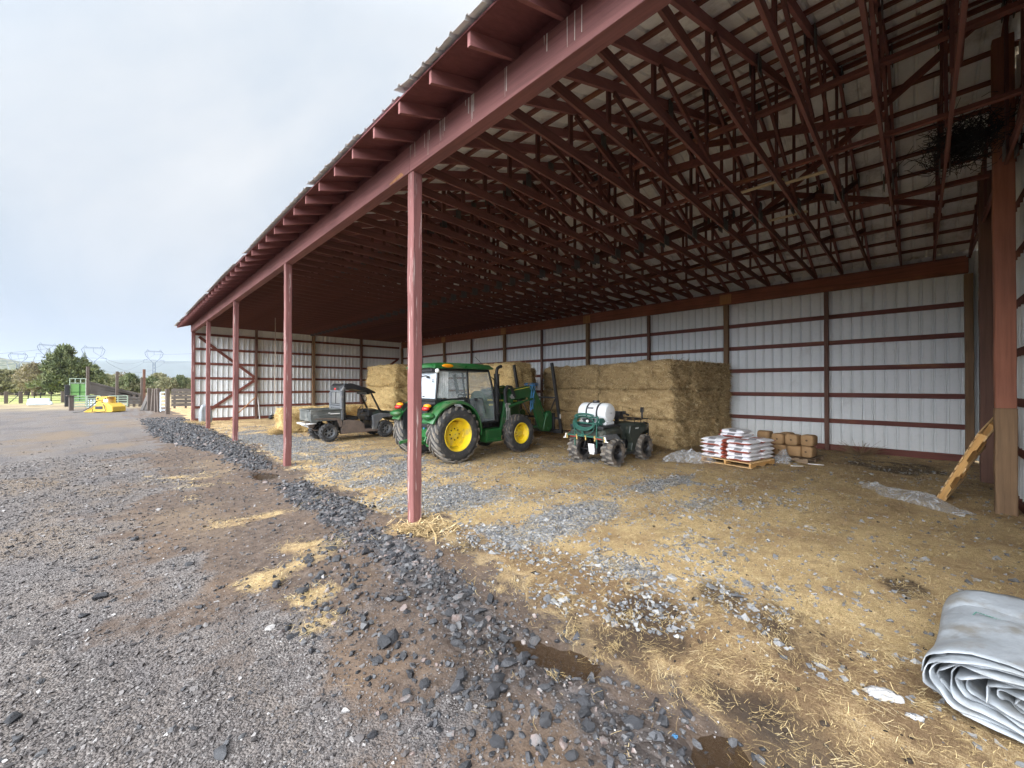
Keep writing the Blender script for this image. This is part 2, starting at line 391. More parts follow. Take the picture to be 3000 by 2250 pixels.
    brown = ins*np.exp(-((x-Xs-.35)/np.interp(y, [-.5, 1, 2, 4, 6], [1.7, 1.35, .95, .5, .25]))**2)*(1.0+n2*1.8+n1+n3*.6)*sst(9, 4, y)
    far = sst(52, 60, y+e*6); field = sst(74, 80, y+e*3)*sst(3, -2, x+e*2)
    wet = np.clip(pudd(x, y)*1.2 + np.exp(-((x-2.35)/.75)**2)*sst(5.2, 2.8, y)*(.75+n2*1.8+n1) + np.exp(-((x-3.3)/.5)**2-((y-4.1)/.45)**2)*.6, 0, 1)
    return dict(rock=rock, straw=straw, grav=grav, yard=yard, damp=np.clip(damp,0,1), tan=tan, wet=wet, brown=np.clip(brown, 0, 1), far=far, field=field, ins=ins)
def hgt(x, y):
    near = np.exp(-((np.hypot(x-4, y-6)/40)**2))
    p = pudd(x, y); quiet = sst(.9, 2.6, np.hypot((x-2.45)*1.2, (y-1.6)*.8))
    h = ((fbm(x*.45, y*.45, 31)-.5)*.07 + (fbm(x*2.2, y*2.2, 33)-.5)*.03)*near*(.15+.85*quiet)
    h = h + (fbm(x*7, y*7, 37, 3)-.5)*.014*near
    m_b = np.exp(-((x-2.6)/.5)**2)*sst(5.6, 6.8, y)*sst(33, 28, y)*(1-np.exp(-((y-10.4)/1.0)**2))*.07
    return h + m_b - p*.06 - .004

xs = np.concatenate([-np.geomspace(7000, 4.3, 46), np.arange(-4, 17.2, .12), np.geomspace(17.6, 7000, 44)])
ys = np.concatenate([-np.geomspace(300, 3.2, 14), np.arange(-3, 16, .12), np.arange(16, 40, .33), np.geomspace(40.4, 9000, 48)])
GX, GY = np.meshgrid(xs, ys); gx, gy = GX.ravel(), GY.ravel()
mk = masks(gx, gy)
V = np.stack([gx, gy, hgt(gx, gy)], 1); nx, ny = len(xs), len(ys)
i0 = (np.arange(ny-1)[:, None]*nx + np.arange(nx-1)[None, :]).ravel()
F = np.stack([i0, i0+1, i0+nx+1, i0+nx], 1)
me = npmesh('ground', V, F, True, {k: mk[k] for k in mk})

def ground_mat():
    m, nt, b = nodes('ground_surface'); L = nt.links; co = coord(nt)
    A = lambda n: N(nt, 'ShaderNodeAttribute', _attribute_name=n).outputs['Fac']
    n_f = noise(nt, co, 55, 4, .7); n_m = noise(nt, co, 9, 5, .65); n_l = noise(nt, co, 1.1, 5, .6)
    def vor(scale, feat='F1'):
        v = N(nt, 'ShaderNodeTexVoronoi', Scale=scale, Randomness=1); v.feature = feat; L.new(co, v.inputs['Vector']); return v
    # dirt
    c = ramp(nt, math_(nt, 'ADD', math_(nt, 'MULTIPLY', n_m, .6), math_(nt, 'MULTIPLY', n_f, .4)), [(.34, (.045, .031, .023)), (.5, (.098, .069, .052)), (.66, (.165, .127, .10))])
    c = mixc(nt, math_(nt, 'MULTIPLY', ramp(nt, n_l, [(.48, 0.), (.72, 1.)]), .65), c, (.165, .105, .062))
    # yard gravel: stone-sized cells of grey
    v1 = vor(62); s1 = N(nt, 'ShaderNodeSeparateColor'); L.new(v1.outputs['Color'], s1.inputs[0])
    yc = ramp(nt, s1.outputs[0], [(0, (.085, .073, .067)), (.5, (.145, .127, .119)), (.85, (.20, .18, .17)), (.97, (.33, .31, .29))])
    yc = mixc(nt, ramp(nt, n_l, [(.35, 0.), (.7, .7)]), yc, (.165, .138, .12))
    yc = mixc(nt, ramp(nt, n_m, [(.35, .5), (.6, 0.)]), yc, (.115, .10, .093))
    soft = lambda a, lo=.35, hi=.6: ramp(nt, math_(nt, 'ADD', A(a), math_(nt, 'MULTIPLY', math_(nt, 'SUBTRACT', n_m, .5), .6)), [(lo, 0.), (hi, 1.)])
    yc = mixc(nt, math_(nt, 'MULTIPLY', ramp(nt, noise(nt, co, .8, 4, .6, (1, .45, 1)), [(.45, 0.), (.62, 1.)]), .5), yc, (.085, .077, .080))
    yc = mixc(nt, math_(nt, 'MULTIPLY', ramp(nt, noise(nt, co, 1.5, 4, .6, (1, .16, 1)), [(.48, 0.), (.60, 1.)]), .7), yc, (.155, .128, .11))
    c = mixc(nt, soft('yard', .22, .72), c, yc)
    c = mixc(nt, math_(nt, 'MULTIPLY', soft('tan', .2, .9), .7), c, (.19, .135, .085))
    # straw: two crossed sets of fibres
    f1 = noise(nt, co, 34, 6, .85, (1, 4.2, 1), .9); f2 = noise(nt, co, 31, 6, .85, (4.2, 1, 1), .9)
    fs = math_(nt, 'ADD', math_(nt, 'MULTIPLY', f1, .5), math_(nt, 'MULTIPLY', f2, .5))
    sc = ramp(nt, fs, [(.40, (.10, .06, .028)), (.455, (.36, .235, .105)), (.51, (.64, .465, .23)), (.575, (.90, .74, .47))])
    sc = mixc(nt, ramp(nt, n_l, [(.36, .75), (.58, 0.)]), sc, (.235, .14, .068))
    n_k = noise(nt, co, 3.6, 5, .68); sc = mixc(nt, ramp(nt, n_k, [(.36, .5), (.48, 0.)]), sc, (.22, .135, .068))
    sc = mixc(nt, math_(nt, 'MULTIPLY', soft('brown', .25, .75), .85), sc, ramp(nt, fs, [(.36, (.075, .042, .022)), (.5, (.17, .10, .05)), (.68, (.42, .27, .13))]))
    c = mixc(nt, soft('straw', .25, .55), c, sc)
    v2 = vor(17); s2 = N(nt, 'ShaderNodeSeparateColor'); L.new(v2.outputs['Color'], s2.inputs[0])
    gc = ramp(nt, s2.outputs[0], [(0, (.09, .09, .094)), (.5, (.165, .165, .17)), (1, (.28, .275, .265))])
    c = mixc(nt, soft('grav', .4, .62), c, gc)
    v3 = vor(13); s3 = N(nt, 'ShaderNodeSeparateColor'); L.new(v3.outputs['Color'], s3.inputs[0])
    rc = ramp(nt, s3.outputs[0], [(0, (.025, .025, .028)), (.6, (.07, .07, .075)), (1, (.14, .12, .115))])
    c = mixc(nt, soft('rock', .35, .6), c, rc)
    c = mixc(nt, math_(nt, 'MULTIPLY', soft('damp', .35, .7), .85), c, (.045, .027, .016))
    # damp soil by the puddles: darker because it is wet, glossier too
    wetf = soft('wet', .25, .8)
    c = mixc(nt, math_(nt, 'MULTIPLY', wetf, .62), c, (.052, .036, .026))
    # farther off: dry verge, then the green field
    fr = ramp(nt, noise(nt, co, .35, 5, .6, (1, .4, 1)), [(.35, (.22, .165, .10)), (.6, (.42, .33, .19))])
    c = mixc(nt, math_(nt, 'MULTIPLY', A('far'), .85), c, fr)
    fg = ramp(nt, noise(nt, co, .06, 5, .6, (1, .25, 1)), [(.38, (.23, .28, .075)), (.5, (.34, .35, .12)), (.62, (.46, .40, .17))])
    c = mixc(nt, A('field'), c, fg)
    L.new(c, b.inputs['Base Color'])
    L.new(ramp(nt, wetf, [(0, .92), (1, .42)]), b.inputs['Roughness']); b.inputs['Specular IOR Level'].default_value = .35
    h = math_(nt, 'ADD', math_(nt, 'MULTIPLY', n_f, .5), n_m)
    h = math_(nt, 'ADD', h, math_(nt, 'MULTIPLY', math_(nt, 'MULTIPLY', v1.outputs['Distance'], A('yard')), -1.1))
    h = math_(nt, 'ADD', h, math_(nt, 'MULTIPLY', math_(nt, 'MULTIPLY', v2.outputs['Distance'], A('grav')), -1.6))
    h = math_(nt, 'ADD', h, math_(nt, 'MULTIPLY', math_(nt, 'MULTIPLY', v3.outputs['Distance'], A('rock')), -2))
    h = math_(nt, 'ADD', h, math_(nt, 'MULTIPLY', math_(nt, 'MULTIPLY', fs, A('straw')), 3.2))
    bump(nt, h, .75, .022, b)
    return m
g = link('ground', me, ground_mat()); tag(g, 'gravel yard and straw strewn earth running out to the fields', kind='structure')

# water in the puddles
def water_mat():
    m, nt, b = nodes('muddy_water'); b.inputs['Base Color'].default_value = (.050, .030, .016, 1)
    b.inputs['Roughness'].default_value = .03; b.inputs['Specular IOR Level'].default_value = .5; b.inputs['Alpha'].default_value = .62
    bump(nt, noise(nt, coord(nt), 14, 2), .04, .01, b); return m
wm = water_mat()
for (a, b_, rx, ry, ln) in PUD:
    mb = MB(); n = 40
    ring = [(a + 1.35*rx*math.cos(2*PI*k/n) - 1.35*ry*math.sin(2*PI*k/n)*ln, b_ + 1.35*ry*math.sin(2*PI*k/n), -.034) for k in range(n)]
    mb.add(ring, [tuple(range(n))]); w = mb.build('puddle', wm); tag(w, 'shallow muddy brown puddle', kind='structure')

# ------------------------------------------------------------------ scatter
def rock_templates(k, npts, flat=.7, seed=3):
    r_ = random.Random(seed); out = []
    for _ in range(k):
        bm = bmesh.new()
        for i in range(npts):
            v = Vector((r_.gauss(0,1), r_.gauss(0,1), r_.gauss(0,1))).normalized()
            v = Vector((v.x, v.y*r_.uniform(.6,.95), v.z*flat))*r_.uniform(.75, 1.05)
            bm.verts.new(v)
        bmesh.ops.convex_hull(bm, input=bm.verts); bmesh.ops.delete(bm, geom=[v for v in bm.verts if not v.link_faces], context='VERTS')
        bmesh.ops.triangulate(bm, faces=bm.faces); bm.verts.index_update()
        out.append((np.array([v.co[:] for v in bm.verts]), np.array([[v.index for v in f.verts] for f in bm.faces]))); bm.free()
    return out
def view_pts(n, rmin, rmax, power=1.0, margin=260):
    """ground points inside the picture (with a margin), denser near the camera"""
    u = rng.random(n); r = (rmin**power + u*(rmax**power - rmin**power))**(1/power)
    a = YAW + rng.uniform(-1.03, 1.03, n); x, y = r*np.sin(a), r*np.cos(a)
    px, py, w = pix(np.stack([x, y, 0*x], 1))
    ok = (w > .3) & (px > -margin) & (px < 3000+margin) & (py < 2250+margin)
    return x[ok], y[ok]
def inside_clear(x, y): return (y > -1.25) | (x < 3)
def scatter_rocks(name, mat, x, y, size, temps, sink=.25, tint=None, lab=None):
    Vs, Fs, Ts = [], [], []; off = 0; z = hgt(x, y); which = rng.integers(0, len(temps), len(x))
    for t, (tv, tf) in enumerate(temps):
        k = np.where(which == t)[0]; n = len(k)
        if not n: continue
        s = size[k][:, None]*rng.uniform(.75, 1.25, (n, 3)); p = tv[None]*s[:, None, :]
        tl = rng.normal(0, .35, n); ct, st = np.cos(tl)[:, None], np.sin(tl)[:, None]
        yy, zz = p[..., 1]*ct - p[..., 2]*st, p[..., 1]*st + p[..., 2]*ct
        ro = rng.uniform(0, 2*PI, n); c, s_ = np.cos(ro)[:, None], np.sin(ro)[:, None]
        q = np.stack([p[..., 0]*c - yy*s_, p[..., 0]*s_ + yy*c, zz], -1)
        q += np.stack([x[k], y[k], z[k] + size[k]*(.62-sink)], 1)[:, None, :]
        Vs.append(q.reshape(-1, 3)); nv = len(tv)
        Fs.append((tf[None] + (np.arange(n)*nv)[:, None, None]).reshape(-1, 3) + off); off += n*nv
        tt = rng.random(n) if tint is None else tint[k]
        Ts.append(np.repeat(tt, nv))
    me = npmesh(name, np.concatenate(Vs), np.concatenate(Fs), False, {'tint': np.concatenate(Ts)})
    o = link(name, me, mat); tag(o, lab, kind='stuff'); return o
T8 = rock_templates(8, 9, .7, 3); T14 = rock_templates(10, 16, .65, 5)
# dark basalt along the posts
x, y = view_pts(300000, 1.9, 36, .9); k = masks(x, y); keep = rng.random(len(x)) < k['rock']*np.clip(np.hypot(x, y)/9, .36, 1.0)*.85
x, y = x[keep], y[keep]; r = np.hypot(x, y)
scatter_rocks('gravel', M['rock_dark'], x, y, np.clip(rng.lognormal(-3.68, .42, len(x))*np.clip(.85+r/40, .85, 1.6), .010, .075), T14, .38, None, 'dark broken basalt rock heaped along the post line')
# pale crushed rock on the barn floor
x, y = view_pts(330000, 3.6, 26, .95); k = masks(x, y); keep = (rng.random(len(x)) < (k['grav']*.75+k['ins']*.05)) & inside_clear(x, y) & (x < 16.4)
x, y = x[keep], y[keep]
scatter_rocks('gravel', M['rock_grey'], x, y, np.clip(rng.lognormal(-3.85, .42, len(x)), .007, .06), T8, .5, None, 'pale grey crushed rock showing through the straw on the barn floor')
# yard stones
x, y = view_pts(360000, 1.7, 18, .6); k = masks(x, y); keep = rng.random(len(x)) < np.clip(k['yard']*(.62-.22*sst(3, 7, np.hypot(x, y))) + (1-k['ins'])*.18, 0, 1)*(1-k['straw'])
x, y = x[keep], y[keep]; r = np.hypot(x, y)
scatter_rocks('gravel', M['rock_yard'], x, y, np.clip(rng.lognormal(-5.25, .50, len(x))*np.clip(.75+r/7, .8, 2.4), .0025, .04), T8, .35, np.clip(rng.beta(1.7, 2.1, len(x)), 0, 1), 'fine grey yard gravel')
# odd bigger stones over the yard
x, y = view_pts(5200, 1.9, 26, .7); k = masks(x, y); keep = (k['yard']+(1-k['ins'])*.4 > .35) & (k['rock'] < .3)
x, y = x[keep], y[keep]
scatter_rocks('gravel', M['rock_dark'], x, y, np.clip(rng.lognormal(-4.2, .5, len(x)), .008, .05), T14, .35, None, 'scattered dark stones on the yard')

def scatter_straw(name, x, y, ln, wd, lab, lift=.02, mat='straw', zf=None, ang=None, tint=None):
    n = len(x); z = hgt(x, y) if zf is None else zf
    a = rng.uniform(0, 2*PI, n) if ang is None else ang; tl = rng.normal(0, .16, n); d = np.stack([np.cos(a)*np.cos(tl), np.sin(a)*np.cos(tl), np.sin(tl)], 1)
    s = np.stack([-np.sin(a), np.cos(a), 0*a], 1); c = np.stack([x, y, z + .006 + np.abs(np.sin(tl))*ln*.5 + rng.random(n)*lift], 1)
    bend = rng.normal(0, .10, n)[:, None]*s*ln[:, None]
    h, w = (d*ln[:, None]/2), (s*wd[:, None]/2); up = np.array([0, 0, 1.])*wd[:, None]*.45
    Vv = np.stack([c-h-w, c-h+w, c+bend+w+up*0, c+h+w+bend*.2, c+h-w+bend*.2, c+bend-w, c+bend+up], 1).reshape(-1, 3)
    # two flat halves with a small raised midrib
    Fq = np.array([[0,1,2,5],[5,2,3,4]]); Fq = (Fq[None] + (np.arange(n)*7)[:, None, None]).reshape(-1, 4)
    me = npmesh(name, Vv, Fq, False, {'tint': np.repeat(np.clip(rng.beta(1.7, 2.2, n), 0, 1) if tint is None else tint, 7)})
    o = link(name, me, M[mat]); tag(o, lab, kind='stuff'); return o
x, y = view_pts(520000, 2.3, 24, .75); k = masks(x, y)
keep = (rng.random(len(x)) < k['straw']*(1-.6*k['damp'])*(1-.55*k['brown'])*(.34+.28*sst(3.5, 7, np.hypot(x, y)))+.008*(k['rock']+k['ins'])) & inside_clear(x, y) & (x < 16.4)
x, y = x[keep], y[keep]; r = np.hypot(x, y)
scatter_straw('straw', x, y, rng.lognormal(-3.35, .6, len(x)), np.clip(.0004+.00042*r, .0009, .007)*rng.uniform(.7, 1.5, len(x)), 'loose golden straw littering the barn floor')

# trodden tufts lying the same way
x, y = view_pts(5200, 2.4, 17, .8); k = masks(x, y); keep = (rng.random(len(x)) < k['straw']*(1-.6*k['brown'])*np.clip(np.hypot(x, y)/5, .35, .85)) & inside_clear(x, y) & (x < 16)
x, y = x[keep], y[keep]; per = 26; n0 = len(x); dirn = fbm(x*.8, y*.8, 51)*9+rng.normal(0, .5, n0); tin = np.clip(rng.normal(.52, .24, n0), 0, 1); rad = rng.uniform(.03, .12, n0)
ci = np.repeat(np.arange(n0), per); m_ = len(ci); X, Y = x[ci]+rng.normal(0, 1, m_)*rad[ci], y[ci]+rng.normal(0, 1, m_)*rad[ci]*.6; rr0 = np.hypot(X, Y)
scatter_straw('straw', X, Y, rng.lognormal(-3.0, .5, m_), np.clip(.0005+.00038*rr0, .0010, .006)*rng.uniform(.6, 1.3, m_), 'trodden tufts of straw on the barn floor', .015, 'straw', None, dirn[ci]+rng.normal(0, .35, m_), np.clip(tin[ci]+rng.normal(0, .16, m_), 0, 1))
# dark crumbs of dung and wet chaff
x, y = view_pts(9000, 2.6, 20, .85); k = masks(x, y); keep = (rng.random(len(x)) < k['ins']*(.10+.8*k['damp']+.25*k['brown'])) & inside_clear(x, y) & (x < 16.4)
x, y = x[keep], y[keep]
scatter_rocks('debris', M['dung'], x, y, np.clip(rng.lognormal(-4.3, .55, len(x)), .005, .05), T14, .5, None, 'dark crumbs of dung and wet chaff on the straw')
# ------------------------------------------------------------------ the barn
XF, XB, XM = 3.2464, 16.65, 9.9
PY = [-1.0, 5.358, 11.731, 18.264, 24.697, 30.215]
ZU, ZT = 5.39, 5.79          # front beam underside / top
barn = thing('hay_barn', 'long open fronted pole barn with red timber trusses and white metal walls', 'barn')
def P(name, mb, mats, bevel=0, parent=None): return mb.build(name, mats, parent or barn, bevel=bevel)
# each post is a rough squared timber: built in slices so that it is not ruler straight
def post(x, y, z1, w, mat, z0=-.25, wob=.006, name='post', wy=None):
    rr = random.Random(int(x*100+y*37)); rings = []; wy = wy or w
    for i in range(15):
        z = z0 + (z1-z0)*i/14; dx, dy = rr.gauss(0, wob*.5), rr.gauss(0, wob*.5); a = w/2 + rr.gauss(0, wob*.35); b2 = wy/2 + rr.gauss(0, wob*.35); c = .012
        rings.append([(x+dx+sx, y+dy+sy, z) for sx, sy in ((-a+c,-b2),(a-c,-b2),(a,-b2+c),(a,b2-c),(a-c,b2),(-a+c,b2),(-a,b2-c),(-a,-b2+c))])
    mb = MB(); mb.loft(rings, True, True); return mb.build(name, mat, barn, sharp=25)
for y in PY[1:]: post(XF, y, ZU, .165, M['paint_z'])
post(XF, PY[0], ZU, .165, M['paint_z'])
# front beam in bay lengths meeting over the posts
jj = [PY[0]-.2] + PY[1:5] + [30.42]
for a, b in zip(jj[:-1], jj[1:]):
    mb = MB(); mb.span((XF-.10, a+.003, ZU), (XF+.085, b-.003, ZT)); P('beam', mb, M['paint_y'], .008)
# bird lime runs and a bare gouge on the beam are stains: their own thin pieces of dried material
# trusses ------------------------------------------------------------------------------------------------
SL = .345
def zc(X): # underside of the top chord
    return 5.80 + SL*((X if X < XM else 2*XM-X)-3.16)
ztop = lambda X: zc(X) + .155
def truss(k):
    yf, yb = 1.72+.70*k, 1.46+.684*k
    return yf, yb
proto = None
tw = .045
def chord_poly():
    mb = MB(); h = .155
    mb.prism([(2.52, zc(2.52)), (XM, zc(XM)), (XM, zc(XM)+h), (2.52, zc(2.52)+h)], -tw/2, tw/2)
    mb.prism([(XM+.001, zc(XM)), (16.95, zc(16.95)), (16.95, zc(16.95)+h), (XM+.001, zc(XM)+h)], -tw/2, tw/2)
    return mb
kk = list(range(-4, 42)); webs = []
for k in kk:
    yf, yb = truss(k); L_ = 13.4; rot = math.atan2(yb-yf, 16.65-3.25)
    if proto is None:
        t = chord_poly().build('truss', M['paint_x'], barn)
        zb = lambda X: 5.83 - .10*(X-3.4)/13.2
        mb = MB(); mb.bar((3.36, 0, zb(3.36)+.075), (16.6, 0, zb(16.6)+.075), tw-.006, .15); mb.build('bottom_chord', M['stain_x'], t)
        def web(p, q, w=.10):
            b = MB(); off = -.03 if abs(p[0]-q[0]) > .05 else .032
            b.bar((p[0], off, p[1]), (q[0], off, q[1]), .04, w, (0,1,0)) if False else b.bar((p[0], off, p[1]), (q[0], off, q[1]), w, .038, (0,1,0))
            b.build('web', M['stain_z'], t)
        for sgn in (-1, 1):
            X = lambda d: XM + sgn*d
            web((X(2.85), zc(X(2.85))+.02), (X(2.85), zb(X(2.85))+.1))
            web((X(2.78), zc(X(2.85))-.03), (X(.12), zb(XM)+.12))
            web((X(1.42), zc(X(1.42))+.02), (X(1.42), zb(X(1.42))+.1), .09)
            web((X(4.75), zc(X(4.75))+.02), (X(4.75), zb(X(4.75))+.1), .09)
            web((X(4.70), zc(X(4.75))-.02), (X(2.9), zb(X(2.9))+.12), .09)
        web((XM, zc(XM)+.02), (XM, zb(XM)+.1))
        for X, z, a, b in ((XM-2.85, zc(XM-2.85)-.02, .17, .30), (XM+2.85, zc(XM+2.85)-.02, .17, .30), (XM, zb(XM)+.06, .26, .24), (XM, zc(XM)-.02, .30, .26)):
            g_ = MB(); g_.box((X, -.058, z), (a, .014, b)); g_.box((X, .062, z), (a, .014, b)); g_.build('gusset_plate', M['gusset'], t)
        proto = t
    else: t = copy_tree(proto, barn)
    t.location = (0, yf + (0-3.25)*math.tan(rot), 0); t.rotation_euler = (0, 0, rot)
# purlins on the top chords
for i in range(22):
    X = 3.45 + i*.615
    if abs(X-XM) < .12: continue
    if X > 16.5: break
    z = ztop(X)+.022; sg = 1 if X < XM else -1
    for a, b in ((-1.6, 14.1), (14.1, 30.8)):
        mb = MB(); yf = 0
        mb.xf = Matrix.Translation((X, 0, z)) @ Matrix.Rotation(-sg*math.atan(SL), 4, 'Y')
        mb.span((-.045, a+.004, -.022), (.045, b-.004, .022)); P('purlin', mb, M['stain_y'])
# ridge board
mb = MB(); mb.span((XM-.022, -1.5, ztop(XM)-.06), (XM+.022, 30.6, ztop(XM)+.02)); P('ridge_board', mb, M['stain_y'])
# painted soffit boarding over the overhang, blocking between the tails
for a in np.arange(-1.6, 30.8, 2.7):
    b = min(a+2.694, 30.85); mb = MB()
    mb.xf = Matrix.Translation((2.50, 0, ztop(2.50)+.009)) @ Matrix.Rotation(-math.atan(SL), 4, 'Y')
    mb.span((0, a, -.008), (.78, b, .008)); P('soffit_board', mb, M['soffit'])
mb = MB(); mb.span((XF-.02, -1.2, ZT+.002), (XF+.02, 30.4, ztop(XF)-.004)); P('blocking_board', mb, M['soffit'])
# corrugated roof sheets, one mesh per sheet
def ribbed(width, n, h, rw):
    """cross profile of a ribbed sheet: list of (u, height)"""
    p = []; step = width/n
    for i in range(n):
        u = i*step
        p += [(u, 0), (u+step*.5-rw, 0), (u+step*.5-rw*.45, h), (u+step*.5+rw*.45, h), (u+step*.5+rw, 0)]
    return p + [(width, 0)]
prof = ribbed(1.07, 4, .034, .032)
rr = random.Random(4)
def roof_sheet(y0, slope, droop=0., lift=0., lean=0.):
    v = []; f = []; n = len(prof); sta = [(2.43 if slope > 0 else 17.15)]
    end = XM; U = [0, .012, .05, .15, .4, .7, 1] ; m = len(U)
    for j, u in enumerate(U):
        X0 = 2.43 + lean if slope > 0 else 17.15
        X = X0 + (end-X0)*u
        for w, hh in prof:
            q = w/1.07
            z = zc(X) + .155 + .050 + hh + (lift*max(0, (q-.5)*2)**2 - droop*max(0, .5-q)*2)*max(0, 1-u*7)**2
            v.append((X, y0+w, z))
    # two skins: the pale painted underside and the weathered top, 4 mm apart, closed at the eave
    nv = len(v); v = v + [(x, y, z+.004) for x, y, z in v]; mb = MB()
    lo = [(j*n+i, j*n+i+1, (j+1)*n+i+1, (j+1)*n+i) for j in range(m-1) for i in range(n-1)]
    if slope < 0: lo = [q[::-1] for q in lo]
    hi = [tuple(k+nv for k in q[::-1]) for q in lo]; ed = [(i, i+nv, i+1+nv, i+1) for i in range(n-1)]
    mb.add(v, lo + hi + ed); mb.mi = [0]*len(lo) + [1]*(len(hi)+len(ed))
    return mb.build('roof_sheet', [M['roofmetal'], M['rooftop']], barn, fix=False)
for i in range(31):
    y0 = -1.9 + i*1.07
    li, ln_ = 0, rr.uniform(-.012, .012)
    if i in (5, 8, 13, 19, 25, 28): li = rr.uniform(.03, .07)
    if i in (6, 14, 26): ln_ = .06
    roof_sheet(y0, 1, 0, li, ln_); roof_sheet(y0, -1)
mb = MB(); mb.prism([(XM-.25, ztop(XM-.25)+.10), (XM, ztop(XM)+.11), (XM+.25, ztop(XM+.25)+.10), (XM, ztop(XM)+.125)], -1.9, 31.2); P('ridge_cap', mb, M['galv'])
# back wall ------------------------------------------------------------------------------------------------
def wall_sheet(p0, p1, zt, z0=.05, name='wall_cladding', pitch=.268):
    p0, p1 = Vector((*p0, 0)), Vector((*p1, 0)); L_ = (p1-p0).length; d = (p1-p0)/L_; nrm = Vector((d.y, -d.x, 0)); n = max(1, round(L_/pitch))
    pr = []; st = L_/n
    for i in range(n):
        u = i*st; pr += [(u, 0), (u+st*.5-.030, 0), (u+st*.5-.018, .045), (u+st*.5+.018, .045), (u+st*.5+.030, 0)]
        if st > .2: pr += [(u+st*.72, 0), (u+st*.74, .014), (u+st*.76, 0)]
    pr.append((L_, 0))
    zz = zt if callable(zt) else (lambda q: zt)
    v = []; f = []
    for u, h in pr:
        q = p0 + d*u + nrm*h; v += [(q.x, q.y, z0), (q.x, q.y, zz(q))]
    for i in range(len(pr)-1): f.append((2*i, 2*i+2, 2*i+3, 2*i+1))
    mb = MB(); mb.add(v, f); return mb.build(name, M['clad'], barn)
BY = [-1.247, 1.874, 4.932, 8.099, 11.319, 14.361, 17.345, 20.529, 23.6, 26.65, 29.6]
for a, b in zip([-1.50]+BY[1:-1], BY[1:-1]+[29.9]): wall_sheet((XB+.215, a), (XB+.215, b-.002), 5.95)
for i, y in enumerate(BY):
    if i in (0, 2, 4, 6, 8, 10): post(XB+.085, y, 5.28 if i else 5.25, .165, M['raw_z'])
    else: post(XB+.09, y, 5.27, .12, M['girt_z'] if 'girt_z' in M else M['brownpost_z'], wob=.004)
for a, b in zip(BY[0:-1:2], BY[2::2]):
    mb = MB(); mb.span((XB+.005, a+.003, 5.285), (XB+.14, b-.003, 5.715)); P('beam', mb, M['raw_y'], .006)
for i in (2, 4, 6, 8):
    mb = MB(); mb.box((XB-.012, BY[i], 5.49), (.03, .42, .36)); P('joint_block', mb, M['block'], .004)
GZ = [4.44, 3.575, 2.715, 1.84, .98]
for zi, z in enumerate(GZ):
    for a, b in zip(BY[0:-1:2], BY[2::2]):
        mb = MB(); mb.span((XB+.165, a+.004, z-.072), (XB+.205, b-.004, z+.072)); P('girt', mb, M['stain_y'], .004)
for a, b in zip(BY[0:-1:2], BY[2::2]):
    mb = MB(); mb.span((XB+.168, a+.004, -.12), (XB+.21, b-.004, .20)); P('base_board', mb, M['stain_y'])
mb = MB(); mb.span((XB-.02, -1.2, 5.716), (XB+.02, 29.6, 5.76)); P('blocking_board', mb, M['stain_y'])
# near gable wall (right) ------------------------------------------------------------------------------------
GY = -1.12
gw = lambda x: GY - .03 - (x-3.25)*.006
def gtop(q): return zc(q.x)+.17
for a, b in ((3.3, 6.6), (6.6, 10.4), (10.4, 13.6), (13.6, 16.90)): wall_sheet((b, gw(b)-.235), (a+.002, gw(a)-.235), gtop)
post(10.45, gw(10.5)+.025, zc(10.5)+.02, .18, M['redpost_z'], z0=1.76, wy=.235)
post(10.45, gw(10.5)+.025, 1.755, .185, M['raw_z'], wy=.24)
post(13.62, gw(13.6)-.06, zc(13.6)+.02, .20, M['brownpost_z'], wy=.22)
post(6.9, gw(6.9)-.08, zc(6.9)+.02, .2, M['redpost_z'])
for z in [.98, 1.84, 2.715, 3.575, 4.44, 5.3, 6.2, 7.1]:
    a = 3.35; b = 16.7
    if z > 5.6: d = (z+.1-5.8)/SL; a, b = 3.16+d, 16.64-d
    if z < 5.6:
        cuts = [a, 6.9, 10.52, 13.62, b]
    else: cuts = [a, b]
    for c0, c1 in zip(cuts[:-1], cuts[1:]):
        mb = MB(); mb.bar((c0+.004, gw(c0)-.205, z), (c1-.004, gw(c1)-.205, z), .04, .144); P('girt', mb, M['girt_x'], .004)
mb = MB(); mb.bar((3.35, gw(3.3)-.20, .03), (16.7, gw(16.7)-.20, .03), .04, .30); P('base_board', mb, M['girt_x'])
# far gable wall ---------------------------------------------------------------------------------------------
fw = lambda x: 30.36 - (x-3.25)*.055
for a, b in ((3.2, 6.5), (6.5, 9.95), (9.95, 13.4), (13.4, 16.85)): wall_sheet((a, fw(a)+.225), (b-.002, fw(b)+.225), gtop)
for X, w, m_ in ((6.5, .14, 'brownpost_z'), (9.98, .19, 'raw_z'), (13.4, .16, 'brownpost_z')): post(X, fw(X)+.06, zc(X), w, M[m_])
for z in (5.31, 4.41, 3.52, 2.63, 1.74, .85):
    for c0, c1 in ((3.35, 9.95), (9.95, 16.6)):
        mb = MB(); mb.bar((c0+.004, fw(c0)+.19, z), (c1-.004, fw(c1)+.19, z), .04, .15); P('girt', mb, M['girt_x'])
mb = MB(); mb.bar((3.3, fw(3.3)+.185, .02), (16.7, fw(16.7)+.185, .02), .04, .32); P('base_board', mb, M['girt_x'])
for p, q in (((3.55,5.15),(6.42,2.72)), ((6.42,2.52),(3.9,.55)), ((16.45,4.35),(13.9,2.55))):
    mb = MB(); mb.bar((p[0], fw(p[0])+.145, p[1]), (q[0], fw(q[0])+.145, q[1]), .04, .16); P('brace', mb, M['girt_x'])
